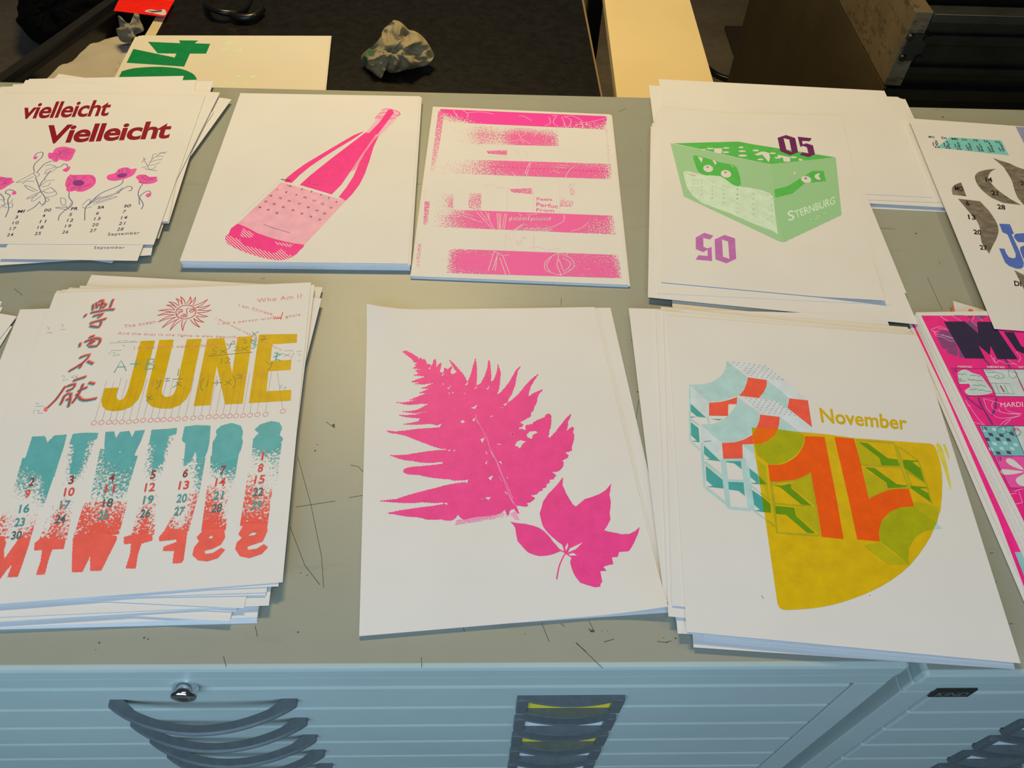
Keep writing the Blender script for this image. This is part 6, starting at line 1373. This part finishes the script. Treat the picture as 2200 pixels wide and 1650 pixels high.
mu.ink('pale_squares', ins[::2], ink('a9c4bb', 0.1), 3, None, chk); mu.ink('dark_squares', ins[1::2], ink('46405c', 0.1), 3, None, chk)
mu.lines('tomato_outlines', [zc(*ellipse((x, y), 58, 45, 18)) + zc((x + 58, y)) for x, y in ((835, 690), (930, 670), (1000, 710))], 0.6, ink('37524c', 0.1), 4, None, 0, chk)
mu.lines('cell_borders', [zb_((760, 1165), (2500, 1180)), zb_((780, 1180), (960, 1600)) + zc((400, 280)), zc((390, 280), (1500, 292)), zb_((1330, 1185), (1560, 1640)), zb_((1885, 1190), (2110, 1650)), zc((565, 630), (1500, 640)), zc((570, 630), (740, 985), (935, 1365), (1500, 1372)), zc((960, 632), (1110, 985)), zc((740, 987), (1500, 990))], 0.7, DKP, 4, 'dark cell borders', 0, base)
mu.lines('handwriting', [zb_((890, 1275), (930, 1262), (960, 1280), (1000, 1262), (1040, 1285)), zb_((1110, 1300), (1140, 1285), (1170, 1300), (1200, 1285), (1250, 1305), (1290, 1300)), zb_((900, 1385), (930, 1340), (950, 1370), (910, 1400), (1020, 1385)), zb_((1060, 1375), (1100, 1360), (1130, 1385), (1170, 1360), (1210, 1390), (1250, 1380), (1330, 1395)), zb_((1160, 1475), (1200, 1460), (1240, 1480), (1290, 1465), (1380, 1490)), zb_((1100, 1540), (1170, 1545), (1220, 1530), (1270, 1560), (1320, 1545), (1400, 1575), (1480, 1580))], 0.75, ink('3f7f70', 0.1), 4, 'teal handwriting', 3, base)
mu.lines('car_drawings', [zb_((1380, 1310), (1540, 1330)), zb_((1400, 1240), (1560, 1240), (1650, 1260), (1710, 1300), (1690, 1340), (1620, 1345)), zb_(*ellipse((1580, 1320), 38, 30, 12)) + zb_((1618, 1320)), zb_((1370, 1200), (1490, 1200), (1550, 1240)), zb_((1470, 1430), (1800, 1440), (1890, 1620), (1560, 1610), (1470, 1430)), zb_((1560, 1440), (1620, 1600)), zb_((1710, 1460), (1780, 1610)), zb_((1780, 1200), (1860, 1230), (1930, 1240), (1940, 1300), (1870, 1350), (1800, 1310), (1780, 1200))], 0.6, ink('5c7a72', 0.1), 4, 'outline drawings of cars', 0, base)
mu.lines('red_bars', [zb_((1640, 1470), (1710, 1590))], 1.6, ink('9c2b58', 0.1), 5, None, 0, base)
mu.text('weekday_names', [('MONTAG', zb_((880, 1120), (1125, 1125), (1140, 1160), (890, 1155))), ('DIENSTAG', zb_((1405, 1122), (1710, 1130), (1725, 1166), (1415, 1160))), ('MITTWOCH', zb_((1960, 1130), (2250, 1136), (2265, 1172), (1975, 1166)))], ink('ecc3cf', 0.1), 4, 'pale weekday names', 0.02, base)
mu.text('white_title', [('MARDI GRAS', zc((820, 360), (1330, 340), (1340, 405), (825, 412)))], ink('f2d3dc', 0.15), 5, 'white words MARDI GRAS', -0.005, base)
mu.text('date_numbers', [('3', zb_((810, 1185), (860, 1185), (875, 1230), (825, 1228))), ('10', zc((600, 645), (655, 643), (668, 685), (612, 688))), ('17', zc((785, 1005), (830, 1005), (845, 1050), (798, 1050)))], DKP, 5, None, 0.03, base)
mu.text('date_numbers', [('11', zc((985, 655), (1025, 655), (1040, 695), (1000, 697)))], ink('cf2e63', 0.1), 5, None, 0.03, base)

# ------------------------------------------------------------------ January print lying across the piles
ja0 = Sheet(corner((1957, 262), 'TL', (2029, 415), 12.4, 0.30, 0.40, 'v'), 12.4, 'white sheet under the January print, a sliver along its left edge', None, world=True)
jx = Sheet(rect((1951.5, 254), (2136.4, 706.4), 'left', 13.2, 0.33), 13.2, 'January calendar print with grey photo cutouts and blue lettering', None, name='calendar_print', cat='print', world=True)
X_ = Z(1970, 250, 9.565); Y_ = Z(2030, 380, 9.165); ZA = Z(2030, 480, 6.876)
jx.ink('teal_trapezoid', [X_((670, 430), (1730, 495), (1890, 802), (400, 642))], ink('72b2a0', 0.06, 500), 1, 'teal trapezoid behind the dates')
it = [(s, tq(*px1(X_, x, y), 13 if s[0] == 'M' else 11, 4.6, 4, -2)) for s, x, y in (('MO', 300, 425), ('DI', 555, 445), ('MI', 770, 465), ('DO', 975, 480), ('FR', 1215, 497), ('SA', 1425, 512), ('SO', 1655, 527))]
for rw, (x0, y0) in zip(([3, 4, 5, 6, 7, 8, 9], [10, 11, 12, 13, 14, 15, 16], [17, 18, 19, 20, 21, 22, 23], [24, 25, 26, 27, 28, 29]), ((390, 512), (380, 553), (385, 592), (410, 632))):
    for c_, d in enumerate(rw): it.append((str(d), tq(*px1(X_, x0 + 226 * c_, y0 + 17.5 * c_ + (0 if c_ < 5 else 3)), 6 if d < 10 else 12, 3.9, 4, -2)))
it.append(('1', tq(*px1(X_, 1490, 557), 3, 3.9, 4, -2))); it.append(('2', tq(*px1(X_, 1720, 572), 6, 3.9, 4, -2)))
jx.text('date_grid', it, ink('2f3f45', 0.05), 2, 'tiny dark dates', 0.03, space=1.05)
def photo_mat():
    m, nt, b = new_mat('grey_photo_print')
    a = noise_node(nt, 60, 6, 0.7, stretch=(1, 2.2, 1))
    rr_ = ramp(nt, a.outputs[0], [(0.3, lin('5b5448')), (0.55, lin('857c6e')), (0.75, lin('a79d8c'))])
    nt.links.new(rr_.outputs[0], b.inputs['Base Color']); b.inputs['Roughness'].default_value = 0.6; b.inputs['Specular IOR Level'].default_value = 0.2
    return m
PH = photo_mat()
jx.ink('photo_cutouts', [smooth(Y_((155, 350), (135, 260), (160, 185), (230, 140), (320, 110)), 3) + Y_((425, 385)), Y_((255, 430), (690, 480)) + smooth(Y_((870, 670), (980, 830), (1040, 960), (1055, 1060), (1040, 1150), (990, 1270), (920, 1400), (875, 1515)), 2) + smooth(Y_((780, 1400), (720, 1280), (700, 1150), (680, 980), (610, 840), (500, 720)), 2),
        smooth(X_((1630, 1080), (1450, 1095), (1300, 1130), (1220, 1180), (1190, 1250), (1230, 1380), (1330, 1510)), 3) + smooth(Y_((730, 260), (870, 380), (1000, 450), (1160, 515)), 2) + Y_((1500, 555)) + smooth(Y_((1280, 430), (1080, 290), (950, 170), (870, 70)), 2) + smooth(X_((1465, 1240), (1500, 1160), (1560, 1110)), 2),
        smooth(X_((1560, 855), (1750, 920), (1900, 965), (2010, 1020), (2200, 1090), (2500, 1150)), 2) + Y_((1900, 700), (1640, 640)) + smooth(Y_((1558, 560), (1440, 420), (1400, 340), (1360, 230), (1330, 110), (1280, 0)), 2) + X_((1780, 1040)),
        ZA((1025, 690), (1350, 850), (1350, 1250), (1250, 1150), (1120, 880))], PH, 1, 'grey photographic cutout shapes')
jx.text('date_numbers', [(s, tq(*px1(Y_, x, y), w_, 10.5, 6, -3)) for s, x, y, w_ in (('6', 445, 520, 8), ('13', 530, 795, 16), ('20', 640, 1090, 17), ('27', 760, 1395, 16), ('28', 1110, 595, 17), ('21', 980, 320, 15), ('14', 865, 55, 15), ('MO', 278, 232, 19), ('29', 1560, 130, 17))] + [('DI', tq(*px1(ZA, 1075, 890), 15, 11, 6, -3))], ink('14120f', 0.03), 3, 'black dates and weekday names', 0.03)
BL_ = ink('4862a0', 0.12, 400)
jx.ink('blue_lettering', [ZA((800, 5), (960, 12), (1022, 155), (985, 158)) + ZA((1110, 430), (1165, 580), (1160, 640), (1120, 670), (1050, 668), (950, 630), (890, 580), (850, 490), (800, 370), (880, 375), (905, 440), (940, 495), (1000, 517), (1045, 505), (1045, 450), (925, 165), (850, 130)),
        smooth(ZA((1080, 275), (1030, 220), (1022, 180), (1060, 152), (1180, 145)), 2) + ZA((1300, 150), (1350, 290)), smooth(ZA((1180, 570), (1130, 450), (1108, 380), (1130, 340), (1200, 325)), 2) + ZA((1350, 330), (1400, 620))], BL_, 2, 'thick blue lettering Ja')
jx.ink('lavender_block', [X_((2025, 212), (2500, 240), (2700, 800), (2270, 700))], ink('86849a', 0.1, 500), 1, 'lavender block at the right edge')

# ------------------------------------------------------------------ sheets at the far left edge
for tr_, al, z_, lb in (((4, 647), (-10, 690), 0.8, 'sheet corner at the left edge of the photo, rearmost of four'), ((6.4, 660), (-10, 690), 1.4, 'sheet corner at the left edge of the photo, second from the rear'), ((26.3, 701), (0, 744), 2.2, 'sheet corner at the left edge of the photo, frontmost and lowest'), ((36.5, 679.5), (0, 727), 3.4, 'sheet corner at the left edge of the photo, on top and largest')):
    Sheet(corner(tr_, 'TR', al, z_, 0.15, 0.30, 'v'), z_, lb, 'sheets at the left edge', world=True)
